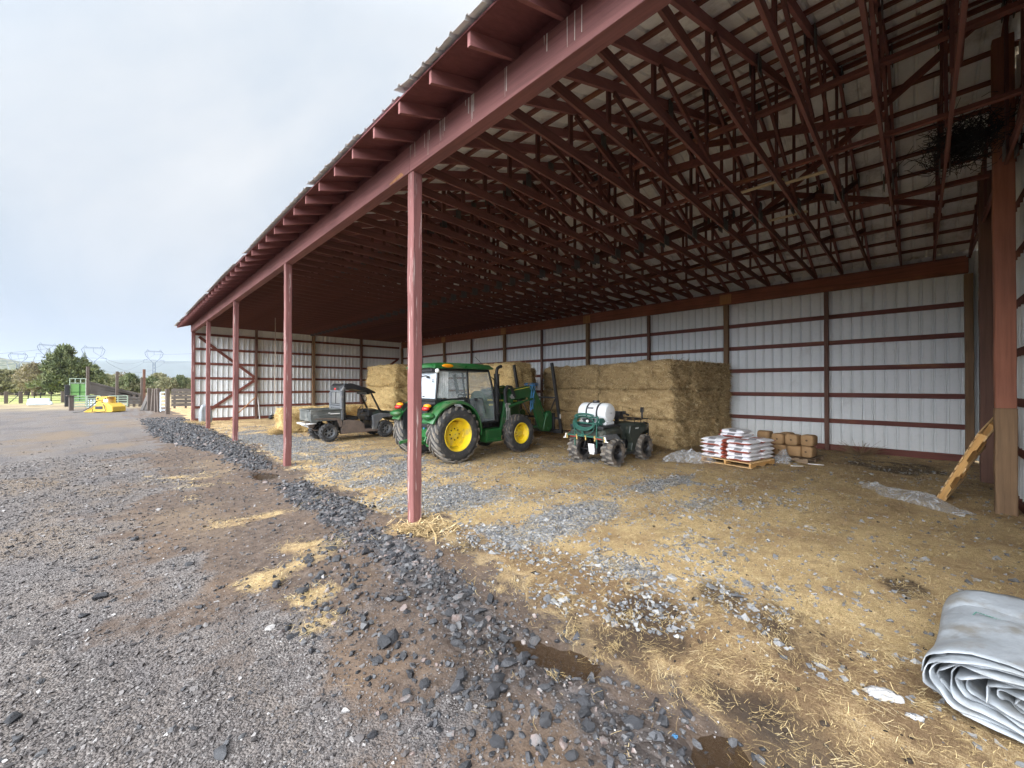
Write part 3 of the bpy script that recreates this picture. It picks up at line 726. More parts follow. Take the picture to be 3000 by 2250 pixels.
# lateral braces under the roof
for X, z, a, b, m_ in ((8.42, 5.99, -1.1, 12.5, 'stain_y'), (8.42, 5.99, 12.5, 30, 'stain_y'), (11.3, 5.96, -1.1, 9.5, 'stain_y'), (11.3, 5.96, 9.5, 30, 'stain_y'), (7.1, 6.35, -1, 8, 'stain_y'), (13.4, 5.96, -1.1, 14, 'stain_y')):
    mb = MB(); mb.span((X-.045, a, z), (X+.045, b-.01, z+.06)); P('brace', mb, M[m_])
for a, b in ((( 7.3, 1.7, 6.0), (9.6, 6.1, 7.7)), ((12.6, -.6, 6.05), (10.4, 4.6, 7.5)), ((9.3,-.8,7.7),(11.9,3.4,6.1)), ((7.3,9,6.0),(9.6,13.5,7.7)), ((9.4, 3.2, 7.6), (8.0, .2, 6.1))):
    mb = MB(); mb.bar(a, b, .045, .13); P('brace', mb, M['stain_y'])
for X, y, z in ((9.2, 1.35, 6.08), (9.0, 2.0, 6.08), (10.9, 1.9, 6.04)):
    mb = MB(); mb.box((X, y, z), (.10, .72, .022)); P('batten', mb, M['pale_board'])
# dried white runs down the beam, bare wood where it was knocked
def runs(y0, cnt, seed):
    r_ = random.Random(seed); mb = MB()
    for i in range(cnt):
        y = y0 + r_.uniform(-.11, .11); l = r_.uniform(.08, .36); w = r_.uniform(.003, .010)
        pts = [(XF-.1035, y-w, ZT-.004), (XF-.1035, y+w, ZT-.004), (XF-.1035, y+w*.5+r_.uniform(-.006,.006), ZT-l), (XF-.1035, y-w*.5, ZT-l)]
        mb.add(pts, [(0,1,2,3)])
    return mb
for y0, c, s_ in ((3.92, 9, 1), (4.45, 5, 2), (5.25, 4, 3), (2.72, 2, 4), (3.2, 2, 5), (2.3, 3, 6), (4.9, 3, 8)): P('dropping_streak', runs(y0, c, s_), M['dust'])
mb = MB(); mb.prism([(5.52, ZU+.02), (5.95, ZU+.012), (5.98, ZU+.035), (5.6, ZU+.085)], XF-.1035, XF-.099, 'x'); P('bare_patch', mb, M['block'])
# ------------------------------------------------------------------ wheels
def tyre_mesh(Rr, w, rim, n, lh, style='ag', ltk=.055):
    mb = MB(); mb.m = 0
    sw = w/2
    prof = [(rim, -sw*.78), (rim+.02, -sw*.92), (rim+(Rr-rim)*.45, -sw*1.02), (Rr-lh*1.5, -sw*.95), (Rr-lh*.7, -sw*.72), (Rr-lh*.35, -sw*.3), (Rr-lh*.3, 0)]
    prof = prof + [(r_, -a) for r_, a in prof[-2::-1]]
    mb.lathe(prof, (0,0,0), 'y', 44); mb.m = 1
    def rs(y): # surface radius at y
        u = abs(y)/sw
        return Rr - lh*(.3 + .5*max(0, u-.3)**1.5*2.0)
    for i in range(n):
        for sg in (-1, 1):
            t0 = 2*PI*(i + (.5 if sg > 0 else 0))/n
            if style == 'ag': pts = [(.02, 0), (.30, .10), (.62, .24), (.90, .36), (1.02, .41)]
            else: pts = [(.05, 0), (.40, .02), (.78, .10), (1.0, .16)]
            ring = []; hw = ltk/Rr
            for k, (u, dt) in enumerate(pts):
                y = sg*sw*u; t = t0 + dt*(1.15 if style == 'ag' else .8); r0 = rs(y) - .012; r1 = Rr - (lh*.25*u*u) - (lh*1.3 if u > 1 else 0)
                hh = hw*(.75 if k == 0 else 1)
                P4 = []
                for rr_, tt, m_ in ((r0, -1, 1.25), (r0, 1, 1.25), (r1, 1, .8), (r1, -1, .8)):
                    a = t + tt*hh*m_; P4.append((rr_*math.cos(a), y, rr_*math.sin(a)))
                ring.append(P4)
            mb.loft(ring, True, False)
    return mb
def wheel(parent, c, Rr, w, rim, n, lh, side, style, mats, rim_fn, ltk=.055):
    e = tyre_mesh(Rr, w, rim, n, lh, style, ltk).build('wheel', mats, parent, loc=c)   # the tyre carries the rim as its sub-part
    e.name = 'wheel'
    rim_fn(e, side); return e
# ------------------------------------------------------------------ TRACTOR
tx, ty = 6.70, 9.90
tr = thing('tractor', 'green farm tractor with yellow wheels, glazed cab and front loader parked under the roof', 'tractor', (tx, ty, 0), R(-.5))
def T(name, mb, mats, parent=None, bevel=0, **k): return mb.build(name, mats, parent or tr, bevel=bevel, **k)
def big_rim(rimR, w, deep):
    def f(e, sd):
        s = -1 if sd < 0 else 1
        mb = MB(); o = lambda a: s*a
        mb.lathe([(rimR+.015, o(w*.40)), (rimR-.005, o(w*.46)), (rimR-.03, o(w*.42)), (rimR-.055, o(w*.10)), (rimR-.09, o(-deep*.3)), (rimR-.10, o(-w*.40)), (rimR+.012, o(-w*.44))], (0,0,0), 'y', 40)
        mb.build('rim', M['yellow'], e)
        mb = MB(); d0 = w*.02 if deep > 0 else w*.2
        mb.lathe([(.012, o(d0+.05)), (.11, o(d0+.05)), (.13, o(d0+.02)), (.24*rimR/.46, o(d0)), (rimR*.70, o(d0-.03)), (rimR*.76, o(d0-.01))], (0,0,0), 'y', 36)
        # clamping lobes out to the rim
        for k in range(4):
            a = PI/4 + k*PI/2
            pts = [(rimR*.55, a-.48), (rimR*.90, a-.36), (rimR*.90, a+.36), (rimR*.55, a+.48)]
            v = [(r_*math.cos(t), o(y), r_*math.sin(t)) for y in (d0-.03, d0+.012) for r_, t in pts]
            mb.add(v, [(0,1,2,3), (7,6,5,4), (0,4,5,1), (1,5,6,2), (2,6,7,3), (3,7,4,0)])
        mb.build('wheel_disc', M['yellow'], e)
        mb = MB()
        for k in range(8):
            a = 2*PI*k/8; mb.cyl((.125*math.cos(a)*rimR/.46*1.25, o(d0), .125*math.sin(a)*rimR/.46*1.25), (.125*math.cos(a)*rimR/.46*1.25, o(d0+.035), .125*math.sin(a)*rimR/.46*1.25), .02, n=6)
        mb.build('wheel_nut', M['blacksteel'], e)
    return f
for sd in (-1, 1):
    wheel(tr, (0, sd*.92, .78), .785, .50, .46, 20, .065, sd, 'ag', [M['rubber'], M['tread_mud']], big_rim(.46, .50, .1), .045)
    wheel(tr, (2.62, sd*.88, .605), .61, .36, .335, 18, .05, sd, 'ag', [M['rubber'], M['rubber_dirty']], big_rim(.335, .36, .05), .036)
# chassis, axles, engine underside
mb = MB(); mb.box((.1, 0, .80), (.9, .55, .5)); mb.cyl((0, -.75, .78), (0, .75, .78), .14); mb.box((1.2, 0, .72), (1.5, .46, .42)); mb.box((2.35, 0, .78), (1.1, .42, .36)); T('chassis', mb, M['dkgreen'], bevel=.03)
mb = MB(); mb.cyl((2.62, -.75, .60), (2.62, .75, .60), .085); mb.box((2.62, 0, .60), (.26, .34, .28)); T('front_axle', mb, M['dkgreen'], bevel=.02)
mb = MB(); mb.box((1.0, 0, .42), (1.2, .5, .2)); mb.box((1.6, .1, .35), (.5, .3, .14)); T('fuel_tank', mb, M['black'], bevel=.04)
# engine and hood
mb = MB(); rings = []
for x, hw, zt, zb in ((1.62, .36, 1.98, 1.10), (2.0, .37, 1.985, 1.08), (2.7, .36, 1.93, 1.02), (3.15, .33, 1.82, .98), (3.33, .27, 1.66, 1.0), (3.38, .22, 1.45, 1.05)):
    rings.append([(x, -hw, zb), (x, -hw, zt-.22), (x, -hw+.05, zt-.09), (x, -hw+.16, zt-.02), (x, 0, zt), (x, hw-.16, zt-.02), (x, hw-.05, zt-.09), (x, hw, zt-.22), (x, hw, zb)])
mb.loft(rings, True); hood = T('hood', mb, M['dkgreen'], sharp=30)
mb = MB(); mb.box((2.2, 0, .98), (1.1, .52, .42)); mb.box((2.35, -.3, 1.15), (.5, .06, .25)); mb.box((2.0, -.30, .92), (.22, .12, .2)); T('engine', mb, M['blacksteel'], bevel=.02)
mb = MB(); mb.prism([(1.72, 1.66), (3.05, 1.60), (3.05, 1.64), (1.72, 1.72)], -.378, -.372); mb.build('side_stripe', M['decal'], hood)
mb = MB(); mb.prism([(1.78, 1.50), (1.96, 1.497), (1.96, 1.555), (1.78, 1.56)], -.379, -.373); mb.build('model_badge', M['decal'], hood)
# cab
cab = MB()
def pil(pts, w=.05):
    for p, q in zip(pts[:-1], pts[1:]): cab.bar(p, q, w, w*1.1, (0,1,0))
for sg in (-1, 1):
    y0, y1 = sg*.72, sg*.66
    pil([(-.36, y1, 2.60), (-.40, y0, 2.30), (-.46, y0, 1.74)], .05)
    pil([(.66, y1, 2.62), (.66, y0, 1.80), (.72, y0, 1.40), (.80, y0, .98)], .05)
    pil([(1.50, y1, 2.62), (1.60, y0, 2.15), (1.70, y0, 1.60), (1.74, y0, 1.02)], .05)
    pil([(.80, y0, .98), (1.74, y0, 1.02)], .05); pil([(-.36, y1, 2.60), (.66, y1, 2.62), (1.50, y1, 2.62)], .06); pil([(-.46, y0, 1.74), (.66, y0, 1.76)], .05)
pil([(-.46, -.70, 1.74), (-.46, .70, 1.74)], .06); pil([(-.36, -.66, 2.6), (-.36, .66, 2.6)], .09); pil([(1.5, -.66, 2.6), (1.5, .66, 2.6)], .06); pil([(1.74, -.70, 1.05), (1.74, .70, 1.05)], .05)
pil([(1.67, -.70, 1.86), (1.67, .70, 1.86)], .045)
cabf = T('cab_frame', cab, M['black'], bevel=.008)
mb = MB(); mb.box((.45, 0, 1.0), (1.9, 1.30, .10)); mb.box((-.42, 0, 1.40), (.06, 1.30, .62)); mb.box((1.45, 0, 1.45), (.30, .62, .55)); T('cab_floor', mb, M['black'], bevel=.02)
def pane(name, pts, mat, th=.012):
    a, b, c = Vector(pts[0]), Vector(pts[1]), Vector(pts[2]); n = (b-a).cross(c-a).normalized()*th
    mb = MB(); k = len(pts); mb.add([Vector(p)-n/2 for p in pts]+[Vector(p)+n/2 for p in pts], [tuple(range(k))[::-1], tuple(range(k, 2*k))]+[(i, (i+1) % k, k+(i+1) % k, k+i) for i in range(k)])
    return T(name, mb, mat)
pane('rear_window', [(-.452, -.66, 1.78), (-.452, .66, 1.78), (-.37, .62, 2.54), (-.37, -.62, 2.54)], M['glass_pale'])
for sg in (-1, 1):
    y0, y1 = sg*.725, sg*.675
    pane('quarter_window', [(-.42, y0, 1.79), (.63, y0, 1.80), (.63, y1, 2.56), (-.34, y1, 2.55)], M['glass'])
    pane('door_window', [(.71, y0, 1.45), (.82, y0, 1.03), (1.70, y0, 1.06), (1.66, y0, 1.62), (1.56, y0, 2.16), (1.49, y1, 2.56), (.69, y1, 2.56), (.69, y0, 1.84)], M['glass'])
pane('windscreen', [(1.67, -.66, 1.88), (1.67, .66, 1.88), (1.50, .62, 2.54), (1.50, -.62, 2.54)], M['glass'])
# the pale sun blind hanging in the rear quarter
mb = MB(); v = []; n = 22
for k in range(n): 
    x = -.37 + .40*k/(n-1); y = -.655 + .014*math.sin(k*1.9); v += [(x-.04, y-.02, 1.80), (x, y+.02, 2.54)]
mb.add(v, [(2*k, 2*k+2, 2*k+3, 2*k+1) for k in range(n-1)]); T('sun_blind', mb, M['paleplate'])
# roof
mb = MB(); rings = []
for x, hw, zt, zb in ((-.62, .60, 2.72, 2.64), (-.50, .74, 2.78, 2.62), (-.1, .80, 2.81, 2.63), (.9, .82, 2.815, 2.64), (1.45, .80, 2.79, 2.64), (1.66, .72, 2.73, 2.65), (1.70, .66, 2.70, 2.66)):
    rings.append([(x, -hw, zb), (x, -hw-.01, (zb+zt)/2), (x, -hw+.04, zt-.02), (x, -hw*.5, zt), (x, hw*.5, zt), (x, hw-.04, zt-.02), (x, hw+.01, (zb+zt)/2), (x, hw, zb)])
mb.loft(rings, True); roof = T('cab_roof', mb, M['green'], sharp=32)
mb = MB(); mb.box((.5, 0, 2.60), (2.0, 1.40, .08)); mb.box((-.42, 0, 2.585), (.22, 1.20, .14)); T('roof_lining', mb, M['black'], bevel=.03)
for sg in (-1, 1):
    mb = MB(); mb.ell((-.12, sg*.80, 2.70), (.20, .05, .055)); mb.build('marker_lamp', M['orangelens'], roof)
    mb = MB(); mb.ell((-.42, sg*.72, 2.555), (.06, .07, .065)); mb.build('work_lamp', M['whiteclip'], roof)
mb = MB(); mb.tube([(-.43, -.28, 2.40), (-.44, -.18, 2.43), (-.42, .1, 2.405), (-.42, .2, 2.40)], .011, 6); mb.box((-.45, -.30, 2.38), (.05, .08, .06)); T('rear_wiper', mb, M['black'])
mb = MB()
for y, z in ((-.56, 2.30), (-.56, 2.25), (-.12, 1.83), (-.06, 1.83)): mb.cyl((-.47, y, z), (-.44, y, z), .018, n=8)
T('window_clamp', mb, M['black'])
mb = MB(); mb.tube([(1.35, -.6, 2.78), (1.02, -.6, 3.02)], .006, 5); T('aerial', mb, M['black'])
# seat, wheel, column
mb = MB(); mb.box((.30, 0, 1.42), (.5, .5, .14)); mb.bar((.05, 0, 1.45), (-.06, 0, 2.1), .46, .12, (1,0,0)); T('seat', mb, M['seat'], bevel=.05)
mb = MB(); ring = [(1.02+.17*math.cos(t)*.8, .2*math.sin(t), 1.86+.10*math.cos(t)) for t in np.linspace(0, 2*PI, 24)]; mb.tube(ring, .017, 6, False); mb.tube([(1.02, 0, 1.86), (1.30, 0, 1.5)], .03, 6); mb.bar((1.02, -.19, 1.86), (1.02, .19, 1.86), .02, .03); T('steering_wheel', mb, M['black'])
mb = MB(); mb.bar((.90, .3, 2.5), (1.05, .3, 1.9), .09, .06, (0,1,0)); T('control_column', mb, M['black'])
# rear fenders
for sg in (-1, 1):
    mb = MB(); rings = []
    for t in np.linspace(R(158), R(-6), 22):
        rad = .93 + .015*math.sin(t*2); x, z = rad*math.cos(t), .80 + rad*math.sin(t); x2, z2 = (rad-.03)*math.cos(t), .80+(rad-.03)*math.sin(t)
        yo, yi = sg*1.10, sg*.62; lip = .09
        x3, z3 = (rad-lip)*math.cos(t), .80+(rad-lip)*math.sin(t)
        rings.append([(x, yi, z), (x, (yi+yo)/2, z+.012), (x, yo-sg*.06, z), (x3*.5+x*.5, yo, z3*.5+z*.5), (x3, yo, z3), (x3, yo-sg*.02, z3), (x2, yo-sg*.09, z2), (x2, yi, z2)])
    mb.loft(rings, True); fd = T('fender', mb, M['green'], sharp=50)
    mb = MB(); mb.ell((-.80, sg*.86, 1.32), (.17, .25, .10)); mb.build('fender_nose', M['green'], fd)
    mb = MB(); mb.ell((-.745, sg*.74, 1.585), (.10, .13, .06)); mb.build('indicator', M['orangelens'], fd)
    mb = MB(); mb.ell((-.80, sg*.74, 1.515), (.10, .135, .065)); mb.build('tail_light', M['redlens'], fd)
    mb = MB(); mb.box((-.25, sg*.66, 1.25), (.9, .05, .75)); mb.build('inner_panel', M['black'], fd)
# exhaust
mb = MB(); mb.cyl((1.96, -.55, 1.0), (1.96, -.55, 2.48), .088, n=20); mb.cyl((1.96, -.55, 2.48), (1.96, -.55, 2.52), .10, n=20)
mb.tube([(1.96, -.55, 2.5), (1.96, -.55, 2.62), (1.99, -.55, 2.70), (2.06, -.55, 2.745), (2.16, -.55, 2.77)], .055, 12); T('exhaust', mb, M['blacksteel'])
mb = MB(); mb.tube([(1.58, -.70, 2.42), (1.72, -.66, 2.36), (1.88, -.66, 2.15), (2.02, -.66, 1.8), (2.07, -.66, 1.4), (1.98, -.66, 1.22), (1.7, -.68, 1.12)], .012, 6); T('hose', mb, M['black'])
# steps
mb = MB(); mb.box((1.50, -.78, .62), (.62, .30, .40), taper=1.06); T('step_box', mb, M['green'], bevel=.02)
mb = MB(); mb.box((1.50, -.94, .66), (.46, .02, .22)); mb.box((1.5, -.96, .46), (.60, .10, .03)); T('step', mb, M['dkgreen'])
mb = MB(); mb.tube([(1.02, -.76, 1.78), (1.14, -.80, 1.76), (1.28, -.80, 1.36), (1.3, -.78, 1.30)], .013, 6); mb.box((.92, -.76, 1.73), (.10, .05, .08)); T('door_handle', mb, M['black'])
# three point linkage, drawbar
mb = MB()
for sg in (-1, 1):
    mb.bar((-.25, sg*.34, .62), (-.95, sg*.40, .50), .05, .09); mb.tube([(-.18, sg*.3, 1.25), (-.62, sg*.38, .56)], .032, 8); mb.bar((-.1, sg*.28, 1.22), (-.40, sg*.32, 1.30), .06, .08)
mb.box((-.34, 0, .98), (.18, .58, .66)); mb.bar((-.3, 0, 1.1), (-.75, .12, .9), .05, .06); mb.box((-.35, -.30, .62), (.24, .16, .42)); mb.box((-.42, .1, .5), (.2, .5, .1)); T('linkage', mb, M['green'], bevel=.012)
mb = MB()
for y, z in ((-.16, 1.02), (-.10, .92), (.05, .95)): mb.cyl((-.46, y, z), (-.40, y, z), .032, n=8)
T('hydraulic_coupler', mb, M['twine'])
mb = MB(); mb.box((-.44, .85, 1.0), (.10, .5, .12)); T('stabiliser', mb, M['green'], bevel=.02)
# loader
for sg in (-1, 1):
    y = sg*.66
    mb = MB(); mb.prism([(2.0, .75), (2.42, .78), (2.50, 1.35), (2.62, 1.93), (2.42, 2.05), (2.22, 1.9), (2.12, 1.3)], y-.045, y+.045); T('loader_mast', mb, M['dkgreen'], bevel=.012)
    mb = MB(); mb.prism([(2.36, 1.86), (2.42, 2.02), (3.38, 2.16), (3.56, 2.10), (3.70, 1.86), (4.22, .72), (4.16, .56), (4.0, .55), (3.88, .66), (3.44, 1.62), (3.30, 1.75), (2.5, 1.68)], y-.055, y+.055); arm = T('loader_arm', mb, M['dkgreen'], bevel=.015)
    mb = MB(); mb.prism([(2.50, 1.975), (3.34, 2.10), (3.34, 2.118), (2.50, 1.995)], y-.0585*1.02, y+.0585*1.02); mb.build('arm_stripe', M['decal'], arm)
    mb = MB(); yo = y - .0
    mb.cyl((2.30, y-.085, 1.46), (2.95, y-.085, 1.60), .052, n=12); mb.cyl((2.95, y-.085, 1.60), (3.46, y-.085, 1.70), .032, n=10); T('lift_ram', mb, M['dkgreen'])
    mb = MB(); mb.cyl((3.50, y-.02, 2.12), (3.92, y-.02, 1.52), .05, n=12); mb.cyl((3.92, y-.02, 1.52), (4.16, y-.02, 1.10), .028, n=10); T('tilt_ram', mb, M['dkgreen'])
    mb = MB(); mb.prism([(4.02, .55), (4.34, .50), (4.50, .62), (4.50, 1.16), (4.38, 1.25), (4.22, 1.20), (4.10, .9)], y-.09, y+.09); mb.cyl((4.3, y-.11, .62), (4.3, y+.11, .62), .05); mb.cyl((4.28, y-.11, 1.1), (4.28, y+.11, 1.1), .05); T('carrier_bracket', mb, M['dkgreen'], bevel=.015)
mb = MB(); mb.cyl((4.32, -.66, .62), (4.32, .66, .62), .05); mb.cyl((3.2, -.62, 1.72), (3.2, .62, 1.72), .06); T('cross_tube', mb, M['dkgreen'])
mb = MB(); mb.tube([(2.2, -.72, 1.60), (2.15, -.74, 1.98), (2.25, -.74, 2.12), (2.42, -.74, 2.10), (2.55, -.74, 1.85), (2.6, -.74, 1.78)], .055, 8); T('hydraulic_hose', mb, M['black'])
mb = MB()
for k in range(3):
    x = 2.22 + k*.07; mb.cyl((x, -.74, 1.32), (x, -.74, 1.58), .02, n=8); mb.tube([(x, -.74, 1.34), (x, -.76, 1.16), (x-.05, -.78, 1.04)], .014, 6)
mb.box((2.29, -.73, 1.50), (.20, .06, .12)); T('valve_block', mb, M['steel'])
mb = MB(); mb.box((2.5, -.70, 1.78), (.20, .10, .04))
for k in range(4): mb.cyl((2.44+k*.045, -.73, 1.72), (2.44+k*.045, -.73, 1.86), .014, n=6)
T('coupler_rack', mb, M['steel'])
# hay fork: two leaning uprights, cross bars, braces and tines
mb = MB()
for sg in (-1, 1):
    mb.bar((4.80, sg*.95, .42), (4.24, sg*.95, 2.96), .10, .085, (1,0,0))
mb.bar((4.52, -.95, 1.72), (4.52, .95, 1.72), .05, .06); mb.bar((4.68, -.95, .96), (4.68, .95, .96), .08, .08); mb.bar((4.78, -1.0, .48), (4.78, 1.0, .48), .13, .14)
mb.bar((4.52, -.9, 1.72), (4.62, -.45, .98), .03, .04); mb.bar((4.52, .9, 1.72), (4.62, .45, .98), .03, .04)
mb.box((4.62, -.3, .85), (.10, .9, .6)); 
fk = T('bale_fork', mb, M['blacksteel'], bevel=.008)
for y in (-.7, -.25, .25, .7):
    mb = MB(); mb.tube([(4.8, y, .46), (5.5, y, .42), (5.72, y, .43)], [.032, .026, .006], 8); mb.build('tine', M['blacksteel'], fk); mb = MB(); mb.tube([(5.56, y, .424), (5.73, y, .431)], [.026, .010], 8); mb.build('tine_tip', M['redlens'], fk)
mb = MB(); mb.box((4.655, -1.005, 1.04), (.05, .006, .16)); mb.build('sticker', M['paleplate'], fk)

# blue twine hung over the knuckle of the loader
tb = MB(); rr_ = random.Random(5)
for k in range(26):
    x0 = 3.48 + rr_.uniform(-.09, .09); y = -.74 + rr_.uniform(-.03, .03); l = rr_.uniform(.35, 1.0); pts = []
    for j in range(7):
        u = j/6; pts.append((x0 + .05*math.sin(u*5+k) + rr_.uniform(-.012, .012)*3*u, y + .02*math.cos(u*4+k), 2.20 - l*u))
    tb.tube(pts, .009, 4)
for k in range(9):
    a = rr_.uniform(.12, .30); cx = 3.36 + rr_.uniform(-.12, .16); tb.tube([(cx + a*math.cos(t), -.73 + rr_.uniform(-.03, .05), 2.19 + .05*math.sin(t)) for t in np.linspace(0, 2*PI, 12)], .007, 4)
for k in range(6): tb.tube([(3.5, -.73, 2.2), (3.62+rr_.uniform(0,.06), -.74, 1.95), (3.72+rr_.uniform(0,.1), -.74, 1.55+rr_.uniform(0,.2))], .007, 4)
tw_ = tb.build('twine_bundle', M['twine'], None, loc=(tx, ty, 0)); tag(tw_, 'tangle of blue baling twine hung over the tractor loader arm', 'twine')

# ------------------------------------------------------------------ QUAD BIKE
qx, qy = 9.38, 6.08
q = thing('quad_bike', 'dark green quad bike with muddy tyres parked by the hay stack', 'quad bike', (qx, qy, 0), R(-3))
def Q(name, mb, mats, parent=None, bevel=0, **k): return mb.build(name, mats, parent or q, bevel=bevel, **k)
def atv_rim(rimR, w, mat, spokes):
    def f(e, sd):
        s = -1 if sd < 0 else 1
        mb = MB(); mb.lathe([(rimR+.012, s*w*.36), (rimR-.01, s*w*.42), (rimR-.03, s*w*.30), (rimR-.05, s*w*.05), (rimR-.05, -s*w*.4), (rimR+.01, -s*w*.4)], (0,0,0), 'y', 30); mb.build('rim', M[mat], e)
        mb = MB(); mb.lathe([(.01, s*w*.30), (.045, s*w*.30), (.06, s*w*.24), (.062, s*w*.05)], (0,0,0), 'y', 20)
        for k in range(spokes):
            a = 2*PI*k/spokes
            for da in ((-.10, .0) if spokes > 4 else (0,)):
                mb.bar((.05*math.cos(a), s*w*.24, .05*math.sin(a)), ((rimR-.03)*math.cos(a+da), s*w*.22, (rimR-.03)*math.sin(a+da)), .035 if spokes < 7 else .024, .02, (0,1,0))
        mb.build('spokes', M[mat], e)
        mb = MB(); mb.lathe([(.01, 0), (rimR-.05, 0)], (0, s*w*.02, 0), 'y', 20); mb.build('brake_disc', M['blacksteel'], e)
    return f
for x, wd in ((0, .34), (1.5, .28)):
    for sd in (-1, 1): wheel(q, (x, sd*.56, .365), .37, wd, .19, 13, .035, sd, 'atv', [M['rubber_dirty'], M['tread_mud']], atv_rim(.19, wd, 'blacksteel', 4), .034)
mb = MB(); mb.cyl((0, -.5, .36), (0, .5, .36), .035); mb.cyl((1.5, -.5, .38), (1.5, .5, .38), .03); mb.box((.75, 0, .44), (1.1, .42, .26)); mb.box((0, 0, .40), (.34, .30, .24))
for sg in (-1, 1):
    mb.bar((.35, sg*.12, .30), (0, sg*.42, .34), .05, .04); mb.bar((.02, sg*.14, .48), (0, sg*.42, .42), .04, .04); mb.tube([(-.05, sg*.26, .78), (-.05, sg*.36, .42)], .035, 8)
    mb.bar((1.15, sg*.12, .32), (1.5, sg*.42, .34), .05, .04)
Q('frame', mb, M['blacksteel'], bevel=.01)
mb = MB(); mb.box((-.20, 0, .44), (.02, .20, .24), rot=(0, R(-8), 0)); mb.box((-.21, -.02, .32), (.02, .15, .10)); Q('number_plate', mb, M['paleplate'], bevel=.01)
# rear bodywork
mb = MB(); rings = []
for x, hw, zt, zb in ((-.44, .52, .93, .80), (-.36, .58, .99, .76), (-.05, .60, 1.02, .86), (.3, .58, 1.02, .84), (.48, .50, .98, .72), (.62, .40, .92, .62)):
    rings.append([(x, -hw, zb), (x, -hw-.01, zb+(zt-zb)*.6), (x, -hw+.05, zt), (x, 0, zt+.015), (x, hw-.05, zt), (x, hw+.01, zb+(zt-zb)*.6), (x, hw, zb)])
mb.loft(rings, True); rb = Q('rear_body', mb, M['dark_green_plastic'], sharp=30)
for sg in (-1, 1):
    mb = MB(); mb.prism([(-.43, .70), (-.47, .80), (-.40, .86), (.1, .86), (.42, .62), (.5, .45), (.44, .40), (.28, .62), (.06, .74)], sg*.42, sg*.60); Q('fender', mb, M['grey_plastic'] if sg < 0 else M['dark_green_plastic'], bevel=.015)
    mb = MB(); mb.box((-.465, sg*.40, .77), (.03, .26, .065)); mb.build('tail_light', M['redlens'], rb, bevel=.01)
mb = MB(); mb.box((-.02, 0, 1.05), (.86, 1.10, .05)); mb.box((-.40, 0, 1.02), (.08, 1.1, .08)); Q('cargo_deck', mb, M['black'], bevel=.02)
mb = MB(); mb.box((-.435, -.05, .965), (.012, .12, .035)); mb.build('warning_label', M['paleplate'], rb)
mb = MB(); mb.ell((.62, 0, 1.02), (.42, .20, .11)); Q('seat', mb, M['black'])
# front body and side panels
mb = MB(); rings = []
for x, hw, zt, zb in ((.78, .20, 1.04, .62), (1.0, .34, 1.08, .60), (1.2, .52, 1.07, .66), (1.5, .60, 1.05, .84), (1.78, .56, 1.02, .84), (1.98, .40, .96, .66), (2.06, .30, .86, .60)):
    rings.append([(x, -hw, zb), (x, -hw-.01, zb+(zt-zb)*.6), (x, -hw+.06, zt), (x, 0, zt+.03), (x, hw-.06, zt), (x, hw+.01, zb+(zt-zb)*.6), (x, hw, zb)])
mb.loft(rings, True); fb = Q('front_body', mb, M['dark_green_plastic'], sharp=30)
for sg in (-1, 1):
    mb = MB(); mb.prism([(.86, 1.02), (1.70, 1.0), (1.84, .86), (1.62, .80), (1.40, .72), (1.22, .58), (1.10, .34), (.95, .24), (.58, .24), (.52, .30), (.90, .34), (.96, .52), (.80, .80)], sg*.40, sg*.56); Q('side_panel', mb, M['dark_green_plastic'], bevel=.02)
    mb = MB(); mb.box((.62, sg*.50, .26), (.72, .22, .05)); mb.bar((.56, sg*.58, .30), (.50, sg*.58, .66), .03, .05, (1,0,0)); Q('footrest', mb, M['black'], bevel=.01)
    mb = MB(); mb.bar((.46, sg*.60, .30), (.42, sg*.60, .60), .02, .06, (1,0,0)); Q('mud_flap', mb, M['grey_plastic'])
mb = MB(); mb.box((1.18, -.565, .93), (.16, .008, .025)); mb.build('badge', M['paleplate'], fb)
mb = MB()
for y in (-.50, -.25, 0, .25, .50): mb.tube([(1.10, y, 1.16), (1.88, y, 1.16)], .012, 6)
for x in (1.10, 1.50, 1.88): mb.tube([(x, -.52, 1.16), (x, .52, 1.16)], .014, 6)
for x in (1.15, 1.5, 1.86):
    for y in (-.5, .5): mb.tube([(x, y, 1.16), (x, y, 1.04)], .012, 6)
Q('front_rack', mb, M['blacksteel'])
mb = MB(); mb.tube([(1.86, -.38, .58), (2.14, -.38, .66), (2.20, -.34, .98), (1.95, -.34, 1.04)], .026, 8); mb.tube([(1.86, .38, .58), (2.14, .38, .66), (2.20, .34, .98), (1.95, .34, 1.04)], .026, 8); mb.tube([(2.16, -.38, .72), (2.16, .38, .72)], .026, 8); mb.tube([(2.20, -.34, .98), (2.20, .34, .98)], .026, 8); Q('front_bumper', mb, M['black'])
mb = MB(); mb.box((.98, 0, 1.30), (.20, .36, .20)); mb.box((.90, 0, 1.33), (.05, .20, .14)); mb.tube([(.98, -.08, 1.30), (.92, -.34, 1.34), (.84, -.50, 1.32)], .018, 8); mb.tube([(.98, .08, 1.30), (.92, .34, 1.34), (.84, .50, 1.32)], .018, 8); mb.tube([(.86, -.42, 1.33), (.82, -.52, 1.32)], .028, 8); mb.tube([(.86, .42, 1.33), (.82, .52, 1.32)], .028, 8); mb.tube([(1.05, 0, 1.05), (.98, 0, 1.28)], .06, 10); mb.box((.93, -.30, 1.38), (.07, .08, .07)); mb.box((.93, .30, 1.38), (.07, .08, .07)); Q('handlebar', mb, M['black'], bevel=.01)
mb = MB(); mb.box((.872, 0, 1.35), (.006, .10, .07)); Q('instrument', mb, M['grey_plastic'])
